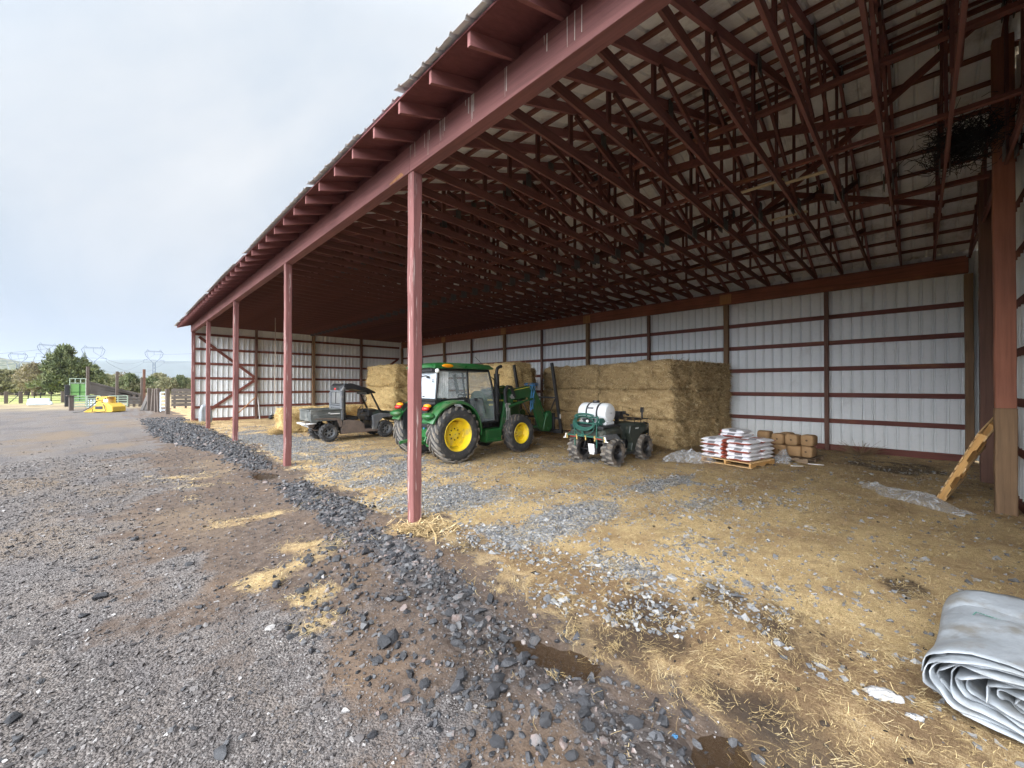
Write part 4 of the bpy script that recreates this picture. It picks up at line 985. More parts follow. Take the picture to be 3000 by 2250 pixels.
mb = MB(); mb.cyl((1.78, -.38, 1.16), (1.78, -.38, 1.36), .028, n=8); mb.box((1.78, -.41, 1.42), (.05, .035, .16)); mb.box((1.78, -.35, 1.42), (.05, .035, .16)); Q('tool_clamp', mb, M['black'], bevel=.006)

# sprayer strapped on the rear rack
sp_ = thing('sprayer', 'white spray tank with green hose and boom on the rear of the quad bike', 'sprayer', (qx, qy, 0), R(-3))
def SPp(name, mb, mats, parent=None, bevel=0, **k): return mb.build(name, mats, parent or sp_, bevel=bevel, **k)
mb = MB(); pr = [(.02, -.48), (.16, -.475), (.23, -.455), (.262, -.41), (.272, -.34)]
for y in (-.2, .14): pr += [(.272, y-.03), (.262, y-.028), (.262, y+.028), (.272, y+.03)]
pr += [(.272, .34), (.262, .41), (.23, .455), (.16, .475), (.02, .48)]
mb.lathe(pr, (.02, 0, 1.40), 'y', 34); tank = SPp('tank', mb, M['white_plastic'])
mb = MB(); mb.box((.02, 0, 1.13), (.40, .9, .10)); SPp('tank_cradle', mb, M['white_plastic'], bevel=.03)
for y in (-.2, .14):
    mb = MB(); n = 30; rg = []
    for k in range(n):
        t = 2*PI*k/n; rg.append([(.02+r_*math.cos(t), y+dy, 1.40+r_*math.sin(t)) for r_, dy in ((.264, -.026), (.276, -.026), (.276, .026), (.264, .026))])
    mb.loft(rg+[rg[0]], False, False); mb.build('tank_strap', M['black'], tank)
mb = MB(); mb.cyl((.02, .0, 1.65), (.02, .0, 1.69), .085, n=20); mb.cyl((.02, .0, 1.69), (.02, 0, 1.735), .10, .09, n=20); mb.build('filler_cap', M['black'], tank)
mb = MB(); mb.box((-.222, .02, 1.53), (.03, .20, .035), rot=(0, R(-32), 0)); mb.build('tank_label', M['grey_plastic'], tank, bevel=.006)
mb = MB()
for y in (-.36, .36):
    mb.bar((-.30, y, 1.12), (-.46, y, 1.08), .03, .04); mb.bar((-.46, y, 1.18), (-.46, y, .50), .035, .03, (0,1,0)); mb.bar((-.42, y, 1.34), (-.44, y, 1.10), .03, .03, (0,1,0))
mb.bar((-.44, -.40, 1.30), (-.44, .40, 1.30), .035, .04); mb.bar((-.30, -.42, 1.12), (-.30, .42, 1.12), .04, .05)
mb.bar((-.48, -.62, .785), (-.48, .62, .785), .045, .045); mb.prism([(-.12, 1.16), (-.40, 1.14), (-.42, 1.28), (-.24, 1.28)], -.42, -.38); SPp('boom_frame', mb, M['sprayer_green'], bevel=.006)
mb = MB(); rq = random.Random(2)
for k in range(6):
    a = .29 + k*.012; zc_ = 1.16 - k*.004; mb.tube([(-.50-.012*k+rq.uniform(-.01,.01), a*math.cos(t)*1.0, zc_ + (.145+.01*k)*math.sin(t)) for t in np.linspace(0, 2*PI, 26)], .014, 6, False)
mb.tube([(-.50, .28*math.cos(t), 1.33+.05*math.sin(t)) for t in np.linspace(0, PI, 14)], .03, 7); mb.tube([(-.52, .02+.36*math.cos(t), 1.12+.30*math.sin(t)) for t in np.linspace(-PI, 0, 20)], .013, 6)
mb.tube([(-.51, .12, 1.05), (-.52, .06, .92), (-.50, .02, .80)], .013, 6); mb.tube([(-.51, .16, 1.05), (-.52, .10, .92), (-.50, .06, .80)], .013, 6); SPp('hose', mb, M['sprayer_green'])
mb = MB()
for y in (-.62, -.32, -.02, .28, .62): mb.cyl((-.48, y, .77), (-.48, y, .68), .024, n=8); mb.cyl((-.505, y, .79), (-.455, y, .79), .03, n=8)
SPp('nozzle', mb, M['brass'])
mb = MB()
for y in (-.64, .64): mb.bar((-.5, y, .82), (-.5, y+(.04 if y > 0 else -.04), .70), .02, .03, (0,1,0)); mb.bar((-.5, y, .70), (-.5, y-.10*(1 if y > 0 else -1)*-1, .69), .02, .02)
SPp('end_bracket', mb, M['paleplate'])
mb = MB(); mb.box((-.30, .02, 1.20), (.12, .30, .09)); mb.cyl((-.40, 0, 1.19), (-.34, 0, 1.19), .04); mb.cyl((-.36, .18, 1.22), (-.34, .08, 1.22), .03); SPp('pump', mb, M['black'], bevel=.01)
mb = MB(); mb.ell((-.39, -.01, 1.185), (.035, .045, .04)); SPp('pump_filter', mb, M['whiteclip'])

# ------------------------------------------------------------------ UTILITY VEHICLE
ux, uy = 5.78, 16.30
u = thing('utility_vehicle', 'grey muddy side by side utility vehicle with roof and tipping bed', 'utility vehicle', (ux, uy, 0), R(-1.5))
def Up(name, mb, mats, parent=None, bevel=0, **k): return mb.build(name, mats, parent or u, bevel=bevel, **k)
for x in (0, 2.28):
    for sd in (-1, 1): wheel(u, (x, sd*.60, .35), .355, .30, .20, 16, .035, sd, 'atv', [M['rubber'], M['rubber']], atv_rim(.20, .30, 'grey_plastic', 6), .03)
mb = MB(); mb.box((1.1, 0, .34), (2.2, .9, .12)); mb.cyl((0, -.5, .35), (0, .5, .35), .04); mb.cyl((2.28, -.5, .36), (2.28, .5, .36), .035)
for sg in (-1, 1):
    mb.bar((.1, sg*.2, .42), (0, sg*.5, .36), .05, .05); mb.tube([(.1, sg*.42, .85), (0, sg*.46, .38)], .04, 8); mb.bar((2.1, sg*.2, .42), (2.28, sg*.5, .36), .05, .05)
Up('chassis', mb, M['blacksteel'], bevel=.02)
mb = MB(); mb.cyl((-.46, -.12, .62), (-.46, .32, .62), .12, n=18); mb.cyl((-.46, -.14, .62), (-.46, -.12, .62), .085, n=18); mb.tube([(-.5, .2, .6), (-.3, .1, .4), (.3, .0, .4)], .03, 8); Up('silencer', mb, M['mud_panel'])
# bed
mb = MB(); bx0, bx1 = -.64, .46
for sg in (-1, 1):
    mb.prism([(bx0, .80), (bx0-.03, 1.24), (bx1+.02, 1.24), (bx1+.02, .90), (bx1-.25, .80)], sg*.66, sg*.60)
    mb.box((-.09, sg*.665, 1.225), (1.14, .05, .035)); mb.box((-.07, sg*.668, 1.02), (.98, .02, .03)); mb.box((-.07, sg*.668, .94), (.98, .02, .03))
mb.box((bx1, 0, 1.02), (.05, 1.26, .42)); mb.box((-.09, 0, .84), (1.08, 1.26, .06)); bed = Up('cargo_bed', mb, M['bed'], bevel=.012)
mb = MB(); mb.box((bx0-.02, 0, 1.02), (.05, 1.24, .42)); mb.box((bx0-.05, 0, 1.22), (.05, 1.26, .05)); mb.box((bx0-.045, 0, 1.04), (.03, .85, .20)); mb.build('tailgate', M['bed'], bed, bevel=.012)
mb = MB(); mb.prism([(bx0-.04, 1.05), (bx0+.28, 1.02), (bx0+.34, .86), (bx0+.18, .74), (bx0-.02, .76)], -.675, -.58); mb.prism([(bx0-.04, 1.05), (bx0+.28, 1.02), (bx0+.34, .86), (bx0+.18, .74), (bx0-.02, .76)], .58, .675); mb.build('lamp_housing', M['bed'], bed, bevel=.02)
mb = MB(); mb.prism([(-.55, .86), (-.10, .86), (.30, .80), (.42, .52), (.50, .58), (.48, .84), (.3, .90), (-.5, .92)], -.68, -.60); mb.prism([(-.55, .86), (-.10, .86), (.30, .80), (.42, .52), (.50, .58), (.48, .84), (.3, .90), (-.5, .92)], .60, .68); Up('rear_fender', mb, M['mud_panel'], bevel=.015)
mb = MB(); mb.bar((-.80, -.42, .70), (-.40, -.5, .72), .05, .05); mb.bar((-.80, .42, .70), (-.40, .5, .72), .05, .05); mb.bar((-.80, -.46, .70), (-.80, .46, .70), .06, .06); mb.bar((-.78, 0, .66), (-.4, 0, .5), .07, .07); Up('rear_bumper', mb, M['paleplate'], bevel=.015)
# lower body side
for sg in (-1, 1):
    mb = MB(); mb.prism([(.44, .26), (.52, .78), (.75, .80), (1.20, .74), (1.38, .58), (1.42, .40), (1.95, .38), (2.0, .27)], sg*.50, sg*.67); Up('side_panel', mb, M['mud_panel'], bevel=.02)
mb = MB(); mb.box((1.45, 0, .40), (1.1, 1.2, .06)); Up('floor', mb, M['black'])
mb = MB(); mb.box((.92, 0, .84), (.52, 1.1, .14)); mb.box((.62, -.30, 1.15), (.12, .5, .55), rot=(0, R(-8), 0)); mb.box((.62, .30, 1.15), (.12, .5, .55), rot=(0, R(-8), 0)); mb.box((.80, 0, .62), (.5, 1.0, .3)); Up('seat', mb, M['black'], bevel=.04)
# rear cab panel with window
mb = MB(); yo = .62
for sg in (-1, 1):
    mb.bar((.50, sg*.60, .80), (.50, sg*.60, 1.90), .12, .16, (0,1,0)); mb.bar((.50, sg*.60, 1.90), (.62, sg*.54, 2.12), .12, .16, (0,1,0))
mb.box((.50, 0, 1.24), (.09, 1.16, .22)); mb.box((.50, 0, 1.40), (.07, 1.16, .08)); mb.box((.51, 0, 1.96), (.10, 1.16, .16)); mb.box((.56, 0, 2.08), (.12, 1.08, .14))
cp = Up('rear_panel', mb, M['grey_plastic'], bevel=.03)
mb = MB(); mb.box((.50, 0, 1.66), (.02, 1.06, .48)); mb.build('rear_window', M['mesh_glass'], cp)
mb = MB(); mb.bar((.485, -.54, 1.44), (.485, .54, 1.44), .03, .03); mb.bar((.485, -.54, 1.90), (.485, .54, 1.90), .03, .03); mb.bar((.485, .02, 1.44), (.485, .02, 1.9), .03, .03, (0,1,0)); mb.bar((.485, -.54, 1.44), (.485, -.54, 1.9), .03, .03, (0,1,0)); mb.bar((.485, .54, 1.44), (.485, .54, 1.9), .03, .03, (0,1,0)); mb.build('window_frame', M['black'], cp)
mb = MB()
for k in range(5): mb.box((.452, -.42+.21*k, 1.25), (.012, .07, .06))
mb.build('vent', M['black'], cp)
mb = MB(); mb.ell((.44, -.02, 2.02), (.03, .09, .045)); mb.build('brake_lamp', M['redlens'], cp)
# roof
mb = MB(); rings = []
for x, hw, zt, zb in ((.44, .52, 2.14, 1.98), (.58, .63, 2.24, 1.99), (.9, .66, 2.24, 2.02), (1.5, .65, 2.07, 1.90), (1.80, .60, 1.94, 1.84), (1.90, .56, 1.88, 1.85)):
    rings.append([(x, -hw, zb), (x, -hw, zt-.03), (x, -hw+.06, zt), (x, -hw*.4, zt-.012), (x, hw*.4, zt-.012), (x, hw-.06, zt), (x, hw, zt-.03), (x, hw, zb)])
mb.loft(rings, True); Up('roof', mb, M['black'], sharp=30)
mb = MB()
for sg in (-1, 1):
    mb.tube([(.62, sg*.58, .85), (.60, sg*.58, 2.0), (.78, sg*.57, 2.09), (1.66, sg*.57, 1.90), (2.02, sg*.60, 1.18), (2.2, sg*.58, .95)], .042, 8)
mb.tube([(1.66, -.57, 1.90), (1.66, .57, 1.90)], .03, 8); mb.box((1.60, 0, 1.84), (.14, 1.0, .10)); mb.tube([(.62, -.57, 2.06), (.62, .57, 2.06)], .03, 8); Up('roll_cage', mb, M['black'])
mb = MB(); mb.tube([(1.50+.10*math.cos(t)+.02, -.30+.0*math.cos(t), 1.62+.10*math.sin(t)) for t in np.linspace(0, 2*PI, 18)], .013, 6); Up('mirror', mb, M['black'])
# front
mb = MB(); rings = []
for x, hw, zt, zb in ((1.70, .54, 1.16, .92), (1.92, .58, 1.17, .80), (2.1, .62, 1.13, .78), (2.45, .64, 1.06, .80), (2.70, .58, .98, .72), (2.80, .48, .88, .62)):
    rings.append([(x, -hw, zb), (x, -hw-.01, zb+(zt-zb)*.6), (x, -hw+.07, zt-.01), (x, 0, zt+.02), (x, hw-.07, zt-.01), (x, hw+.01, zb+(zt-zb)*.6), (x, hw, zb)])
mb.loft(rings, True); Up('hood', mb, M['dark_green_plastic'], sharp=30)
for sg in (-1, 1):
    mb = MB(); mb.prism([(1.72, .92), (2.06, 1.02), (2.66, .96), (2.74, .84), (2.50, .84), (2.18, .82), (1.98, .62), (1.90, .36), (1.72, .34), (1.74, .6)], sg*.56, sg*.68); Up('fender', mb, M['dark_green_plastic'] if sg > 0 else M['grey_plastic'], bevel=.015)
    mb = MB(); mb.box((2.70, sg*.36, .92), (.05, .26, .08), rot=(0, R(25), 0)); Up('headlight', mb, M['glass_pale'], bevel=.015)
mb = MB(); mb.box((1.74, 0, 1.02), (.34, 1.12, .26)); mb.box((1.70, .1, .82), (.3, .9, .24)); mb.box((1.60, -.28, 1.09), (.12, .34, .10)); mb.box((1.84, 0, .6), (.08, 1.1, .45)); dsh = Up('dashboard', mb, M['black'], bevel=.04)
mb = MB(); mb.box((1.605, .22, 1.10), (.02, .20, .08)); mb.box((1.595, -.10, 1.08), (.02, .10, .06)); mb.build('control_panel', M['grey_plastic'], dsh)
mb = MB(); mb.tube([(1.36+.08*math.sin(t), -.28+.19*math.cos(t), 1.14+.18*math.sin(t)) for t in np.linspace(0, 2*PI, 26)], .018, 7, False); mb.tube([(1.36, -.28, 1.14), (1.62, -.28, 1.06)], .03, 7); mb.bar((1.36, -.46, 1.14), (1.36, -.10, 1.14), .03, .03); Up('steering_wheel', mb, M['black'])
mb = MB(); mb.tube([(2.60, -.34, .52), (2.92, -.34, .58), (2.88, -.34, .84), (2.72, -.34, 1.04)], .028, 8); mb.tube([(2.60, .34, .52), (2.92, .34, .58), (2.88, .34, .84), (2.72, .34, 1.04)], .028, 8); mb.tube([(2.90, -.34, .72), (2.90, .34, .72)], .028, 8); mb.tube([(2.73, -.34, 1.03), (2.73, .34, 1.03)], .028, 8); Up('brush_guard', mb, M['black'])
mb = MB(); mb.box((.22, -.672, 1.07), (.36, .008, .035)); mb.box((0, -.672, 1.10), (.06, .008, .03)); mb.build('side_badge', M['paleplate'], bed)
# ------------------------------------------------------------------ hay bales
def bale_mesh(dx, dy, dz, seed, strands, bright=.5, fuzz=1.0):
    r_ = np.random.default_rng(seed)
    bm = bmesh.new(); bmesh.ops.create_cube(bm, size=2); bmesh.ops.subdivide_edges(bm, edges=bm.edges, cuts=13, use_grid_fill=True)
    v = np.array([w.co[:] for w in bm.verts]); f = np.array([[w.index for w in q.verts] for q in bm.faces]); bm.free()
    half = np.array([dx, dy, dz])/2; rad = .13
    p = v*half; core = np.clip(p, -(half-rad), half-rad); d = p-core; n = d/np.maximum(np.linalg.norm(d, axis=1, keepdims=True), 1e-6)
    edge = (np.abs(d) > 1e-6).sum(1) > 1
    p = np.where(edge[:, None], core + n*rad, p)
    s = seed*3.1
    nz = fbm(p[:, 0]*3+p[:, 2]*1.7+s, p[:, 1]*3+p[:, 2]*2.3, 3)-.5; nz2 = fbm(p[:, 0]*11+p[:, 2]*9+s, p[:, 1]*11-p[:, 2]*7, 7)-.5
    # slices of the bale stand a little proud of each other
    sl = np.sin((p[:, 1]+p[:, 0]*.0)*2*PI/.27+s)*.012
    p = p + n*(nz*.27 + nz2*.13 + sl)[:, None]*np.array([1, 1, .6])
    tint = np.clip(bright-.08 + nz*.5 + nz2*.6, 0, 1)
    V = [p]; F3 = []; T = [tint]
    # loose stalks standing off the faces
    fi = r_.integers(0, len(f), strands); uv = r_.random((strands, 2)); q = p[f[fi]]
    a = (q[:, 0]*(1-uv[:, :1])+q[:, 1]*uv[:, :1])*(1-uv[:, 1:]) + (q[:, 3]*(1-uv[:, :1])+q[:, 2]*uv[:, :1])*uv[:, 1:]
    nn = np.cross(q[:, 1]-q[:, 0], q[:, 3]-q[:, 0]); nn /= np.maximum(np.linalg.norm(nn, axis=1, keepdims=True), 1e-9)
    t = r_.normal(0, 1, (strands, 3)); t -= (t*nn).sum(1, keepdims=True)*nn; t[:, 2] -= .35; t /= np.linalg.norm(t, axis=1, keepdims=True)
    L_ = r_.lognormal(-2.35, .45, strands)[:, None]*fuzz; tip = a + t*L_ + nn*L_*r_.uniform(.05, .55, (strands, 1))
    sd = np.cross(t, nn)*r_.uniform(.004, .011, (strands, 1))
    base = len(p); V.append(np.stack([a-sd-nn*.01, a+sd-nn*.01, tip], 1).reshape(-1, 3)); T.append(np.repeat(np.clip(r_.normal(bright+.05, .27, strands), 0, 1), 3))
    tri = np.arange(strands*3).reshape(-1, 3)+base
    quads = f; V = np.concatenate(V); T = np.concatenate(T)
    F = np.concatenate([np.stack([quads[:, 0], quads[:, 1], quads[:, 2]], 1), np.stack([quads[:, 0], quads[:, 2], quads[:, 3]], 1), tri])
    me = npmesh('hay_bale', V, F, True, {'tint': T}); return me
_bm = {}
def bale(x, y, z, dims, rz, mat, label, group, seed):
    key = (tuple(round(d, 2) for d in dims), seed % 3, mat)
    if key not in _bm:
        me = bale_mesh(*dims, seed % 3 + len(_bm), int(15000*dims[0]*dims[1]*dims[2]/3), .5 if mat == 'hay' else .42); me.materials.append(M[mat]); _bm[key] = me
    o = bpy.data.objects.new('hay_bale', _bm[key]); COL.objects.link(o)
    rr_ = random.Random(seed*7+int(x*10)); o.location = (x+rr_.uniform(-.03, .03), y+rr_.uniform(-.03, .03), z+dims[2]/2); o.rotation_euler = (0, 0, rz+rr_.uniform(-.02, .02))
    return tag(o, label, 'hay bale', group)
tiers = ['bottom', 'middle', 'top']
# stack beside the quad bike
c0 = Vector((13.0, 5.42)); al = R(-12); ex = Vector((math.cos(al), math.sin(al))); ey = Vector((-math.sin(al), math.cos(al))); sd_ = 1
cols = [(.98, 'at the front corner of the big stack'), (.60, 'second along the end face of the big stack'), (1.16, 'third along the end face of the big stack'), (.78, 'of the big stack against the white wall')]
G1 = 'bales in the big stack beside the quad bike'
for t in range(3):
    u = 0
    for ci, (w_, wh) in enumerate(cols):
        p = c0 + ex*(u+w_/2) + ey*1.72
        bale(p.x, p.y, t*1.0, (w_*1.01, 3.44, 1.01), al, 'hay_brown', '%s tier brown hay bale %s' % (tiers[t], wh), G1, sd_); sd_ += 1; u += w_
    p = c0 + ex*.60 + ey*5.25; bale(p.x, p.y, t*1.0, (1.22, 3.5, 1.015), al, 'hay_brown', '%s tier long hay bale of the big stack directly behind the tractor fork' % tiers[t], G1, sd_); sd_ += 1
# stack behind the tractor cab
G2 = 'bales stacked behind the tractor'
for t in range(3):
    bale(11.85, 12.75, t*1.03, (1.12, 3.1, 1.04), R(-3), 'hay', '%s tier bright hay bale of the stack seen through the tractor cab' % tiers[t], G2, sd_); sd_ += 1
    bale(13.15, 13.6, t*1.0-.02, (1.30, 3.0, 1.01), R(-3), 'hay_brown', '%s tier darker hay bale set back behind the cab stack' % tiers[t], G2, sd_); sd_ += 1
# stack in front of the utility vehicle
G3 = 'bales stacked beyond the utility vehicle'
for t in range(3):
    bale(10.18, 19.0, t*1.06, (1.38, 3.2, 1.07), R(-1), 'hay', '%s tier golden hay bale of the stack ahead of the utility vehicle' % tiers[t], G3, sd_); sd_ += 1
    bale(11.6, 18.95, t*1.06, (1.38, 3.1, 1.07), R(-1), 'hay_brown', '%s tier brown hay bale just behind the golden stack' % tiers[t], G3, sd_); sd_ += 1
# a low row behind the utility vehicle
bale(6.65, 20.35, 0, (2.7, 1.3, 1.12), R(-4), 'hay', 'single low hay bale behind the bed of the utility vehicle', 'bales lying in a low row', 51)
bale(9.0, 21.2, 0, (2.3, 1.3, 1.10), R(-2), 'hay', 'single low hay bale glimpsed through the utility vehicle cab', 'bales lying in a low row', 52)
# loose hay fallen along the foot of the stacks
def heap(n, x0, y0, x1, y1, wid, h, seed, lab, mat='hay'):
    r_ = np.random.default_rng(seed); u = r_.random(n); a = r_.normal(0, .42, n); x = x0+(x1-x0)*u; y = y0+(y1-y0)*u; L_ = math.hypot(x1-x0, y1-y0); nxn, nyn = -(y1-y0)/L_, (x1-x0)/L_
    x = x + nxn*a*wid; y = y + nyn*a*wid; z = hgt(x, y) + h*np.exp(-(a*1.6)**2)*r_.random(n)*np.clip(np.minimum(u, 1-u)*8, .2, 1)
    return scatter_straw('hay_litter', x, y, r_.lognormal(-2.0, .4, n), r_.uniform(.008, .016, n), lab, .02, mat, z)
heap(7000, 12.55, 5.6, 13.4, 9.6, .5, .26, 1, 'loose hay fallen along the foot of the big stack', 'hay_brown')
heap(2500, 12.9, 5.1, 16.2, 4.4, .35, .16, 2, 'loose hay along the end of the big stack', 'hay_brown')
heap(3000, 10.9, 11.0, 11.0, 14.2, .4, .2, 3, 'loose hay below the tractor')
heap(3500, 9.3, 17.4, 9.3, 20.6, .4, .2, 4, 'loose hay in front of the golden stack')
heap(3000, 5.1, 19.5, 5.3, 21.2, .45, .2, 5, 'loose hay by the low bales')
heap(1000, 2.95, 5.0, 3.55, 5.15, .42, .05, 6, 'matted hay round the foot of the nearest post', 'hay_brown')
heap(900, 2.9, 29.6, 3.7, 26.8, .5, .16, 7, 'dry hay round the farthest posts')
# ------------------------------------------------------------------ beyond the yard
def hill(name, lab, xs_, ys_, prof, mat):
    V = []; n, m = len(xs_), len(ys_)
    for j, y in enumerate(ys_):
        for x in xs_: V.append((x, y, prof(x, y)))
    i0 = (np.arange(m-1)[:, None]*n+np.arange(n-1)[None]).ravel()
    o = link(name, npmesh(name, np.array(V), np.stack([i0, i0+1, i0+n+1, i0+n], 1), True), mat, sharp=180); return tag(o, lab, kind='structure')
M['farhill'] = pm('far_hill', (.085, .10, .085), .95, var=.3, scale=.004, bmp=0)
def scrub():
    m, nt, b = nodes('scrub_hill'); co = coord(nt); n1 = noise(nt, co, .11, 3, .6); n2 = noise(nt, co, .012, 4)
    c = ramp(nt, n1, [(.44, (.30, .27, .20)), (.52, (.055, .075, .04))]); c = mixc(nt, ramp(nt, n2, [(.4, 0.), (.6, .5)]), c, (.10, .12, .07))
    nt.links.new(c, b.inputs['Base Color']); b.inputs['Roughness'].default_value = .95; return m
def pf(x, y):
    u = (y-5200)/1800; e = math.sin(PI*min(1, max(0, u)))**.7
    return e*(268 + 26*math.sin(x/900+1.2) + 14*math.sin(x/310) + 6*math.sin(x/90))*(1 if x > -350 else max(.55, 1+(x+350)/1500)) - 2
hill('hills', 'long flat blue grey ridge on the horizon', list(np.linspace(-4200, 5600, 90)), list(np.linspace(5150, 7000, 14)), pf, M['farhill'])
def pn(x, y):
    u = (y-900)/900; e = math.sin(PI*min(1, max(0, u)))**.8
    return e*64*sst(-30, -130, np.array([x*1.0]))[0]*(1+.10*math.sin(x/60)+.05*math.sin(x/17)) - 1.5
hill('hills', 'low scrubby hill at the left edge', list(np.linspace(-1100, 0, 70)), list(np.linspace(880, 1850, 16)), pn, scrub())
# ---- trees: tapered trunk, limbs and a crown of many small sprays
def leaf_mat(name, stops, rough=.75):
    m, nt, b = nodes(name); a = N(nt, 'ShaderNodeAttribute', _attribute_name='tint').outputs['Fac']
    nt.links.new(ramp(nt, a, stops), b.inputs['Base Color']); b.inputs['Roughness'].default_value = rough; b.inputs['Specular IOR Level'].default_value = .2; return m
M['juniper'] = leaf_mat('juniper_foliage', [(0, (.065, .082, .042)), (.5, (.14, .165, .078)), (1, (.24, .25, .13))])
M['olive'] = leaf_mat('olive_foliage', [(0, (.14, .14, .08)), (.5, (.24, .235, .13)), (1, (.36, .335, .20))])
M['drytree'] = leaf_mat('dry_foliage', [(0, (.15, .12, .075)), (.5, (.24, .20, .12)), (1, (.34, .30, .19))])
def tree_mesh(h, w, seed, kind, nclump, per):
    r_ = np.random.default_rng(seed); rp = random.Random(seed)
    trunk = MB(); tr_h = h*.80; pts = [(0.04*h*math.sin(i*1.3+seed)*.3, .04*h*math.cos(i*1.7)*.3, -.1+tr_h*i/6) for i in range(7)]
    trunk.tube(pts, [w*.055*(1-i/7.5)+.02 for i in range(7)], 9)
    for k in range(12):
        z0 = h*rp.uniform(.14, .6); a = rp.uniform(0, 6.28); l = w*.42*(1-z0/h)*rp.uniform(.7, 1.2); p0 = Vector((0, 0, z0))
        trunk.tube([p0, p0+Vector((math.cos(a)*l*.5, math.sin(a)*l*.5, l*.16)), p0+Vector((math.cos(a)*l, math.sin(a)*l, l*.5))], [w*.02, w*.013, .01], 6)
    # clump centres: several upright leaders inside an uneven outline
    lead = [(r_.uniform(-.30, .30)*w, r_.uniform(-.30, .30)*w, r_.uniform(.72, 1.0)*h) for _ in range(9)] + [(0, 0, h)]
    C_, S_, D_ = [], [], []
    while len(C_) < nclump:
        z = h*(r_.random()**.85*.83+.14); u = z/h
        env = w*.5*(np.interp(u, [.0, .08, .2, .42, .65, .85, 1], [.25, .55, .92, 1, .78, .42, .08]) if kind != 'round' else np.interp(u, [0, .12, .3, .6, .85, 1], [.2, .6, .95, 1, .7, .2]))
        a = r_.uniform(0, 2*PI); lob = .80+.22*math.sin(a*3+seed)+.14*math.sin(a*5+u*9+seed*2); rr_ = env*lob*math.sqrt(r_.uniform(.25, 1))
        c = np.array([rr_*math.cos(a), rr_*math.sin(a), z]); keep = math.sin(c[0]*2.2/w*6+seed)+math.sin(c[1]*2.0/w*6+seed*1.7)+math.sin(z/h*17+seed)
        if keep < -.75: continue                                                # gaps
        C_.append(c); S_.append(w*r_.uniform(.045, .085)); D_.append(np.array([c[0]*.25, c[1]*.25, w*.5]))
    for (lx, ly, lz) in lead:
        for j in range(14):
            u = j/13; C_.append(np.array([lx*(1-.1*u), ly*(1-.1*u), lz*(.55+.45*u)])); S_.append(w*(.07*(1-u)+.014)); D_.append(np.array([0, 0, 1.]))
    C_ = np.array(C_); S_ = np.array(S_); D_ = np.array(D_); D_ /= np.linalg.norm(D_, axis=1, keepdims=True)
    n = len(C_); ci = np.repeat(np.arange(n), per); k = len(ci)
    off = r_.normal(0, 1, (k, 3)); off /= np.linalg.norm(off, axis=1, keepdims=True); off *= (r_.random((k, 1))**.45)*S_[ci][:, None]*np.array([1, 1, 1.15])
    b = C_[ci]+off; d = D_[ci]*.9 + off/np.maximum(S_[ci][:, None], 1e-6)*.8 + r_.normal(0, .45, (k, 3)); d /= np.linalg.norm(d, axis=1, keepdims=True)
    L_ = S_[ci][:, None]*r_.uniform(.5, 1.15, (k, 1)); s = np.cross(d, r_.normal(0, 1, (k, 3))); s /= np.maximum(np.linalg.norm(s, axis=1, keepdims=True), 1e-6); s *= L_*.20
    V = np.stack([b-d*L_*.3, b+s+d*L_*.1, b+d*L_*.8, b-s+d*L_*.1], 1).reshape(-1, 3); F_ = np.arange(k*4).reshape(-1, 4)
    ct = np.clip(r_.normal(.5, .22, n), 0, 1)[ci]; tint = np.repeat(np.clip(ct+r_.normal(0, .13, k), 0, 1), 4)
    return trunk.mesh('trunk'), npmesh('crown', V, F_, False, {'tint': tint})
_tm = {}
def tree(x, y, h, w, key, lab, group=None, rz=0, name='juniper_tree'):
    if key not in _tm:
        kind, seed, mat, nc, per = key; t_, c_ = tree_mesh(1.0*8, 6.4, seed, kind, nc, per); t_.materials.append(M['bark']); c_.materials.append(M[mat]); _tm[key] = (t_, c_)
    t_, c_ = _tm[key]; o = thing(name, lab, 'tree', (x, y, 0), rz, group); o.scale = (w/6.4, w/6.4, h/8)
    for nm, me in (('trunk', t_), ('crown', c_)):
        e = bpy.data.objects.new(nm, me); COL.objects.link(e); e.parent = o
    return o
J1, J2, J3 = ('cone', 3, 'juniper', 430, 30), ('cone', 8, 'juniper', 220, 22), ('cone', 11, 'olive', 200, 20)
O1, O2, D1 = ('round', 5, 'olive', 240, 24), ('round', 9, 'olive', 220, 24), ('round', 14, 'drytree', 220, 18)
def at(pxx, Y):     # world X of a picture column on the line y = Y
    t = math.tan(YAW + math.atan((pxx-1500)/FPX)); return Y*t
tree(at(196, 92), 92, 8.3, 7.6, J1, 'large dark juniper with spiky top behind the lime green panel')
tree(at(281, 99), 99, 5.8, 3.8, J2, 'smaller dark juniper leaning out beside the large juniper')
G4 = 'trees along the far field'; rt = random.Random(6)
for px_, Y, h, w_, k, lab in ((6,150,10.5,12,O1,'bushy olive tree at the left edge of the field'),(30,162,10,12,O2,'olive tree second from the left along the field edge'),(54,152,10.5,13,O1,'olive tree between the two gate posts seen across the field'),(80,148,11,11,J3,'olive tree right of the field gate across the field'),
    (98,138,13,9.5,D1,'pale dry tree left of the large juniper'),(112,144,11,10,D1,'dry brownish tree beside the large juniper'),(126,150,9.5,10,O2,'olive tree half hidden by the large juniper'),(148,170,11,12,O1,'olive tree seen under the large juniper')):
    tree(at(px_, Y), Y, h*.57, w_*.8, k, lab, G4, rt.uniform(0, 6), 'field_tree')
labs = ['beside the smaller juniper', 'behind the sloping timber ramp', 'left of the tall ramp post', 'right of the tall ramp post', 'behind the middle of the ramp', 'over the low end of the ramp', 'left of the rusty tall post', 'right of the rusty tall post', 'above the leaning boards', 'above the white gate', 'behind the board fence', 'over the board fence', 'close to the barn corner', 'nearest the barn corner post']
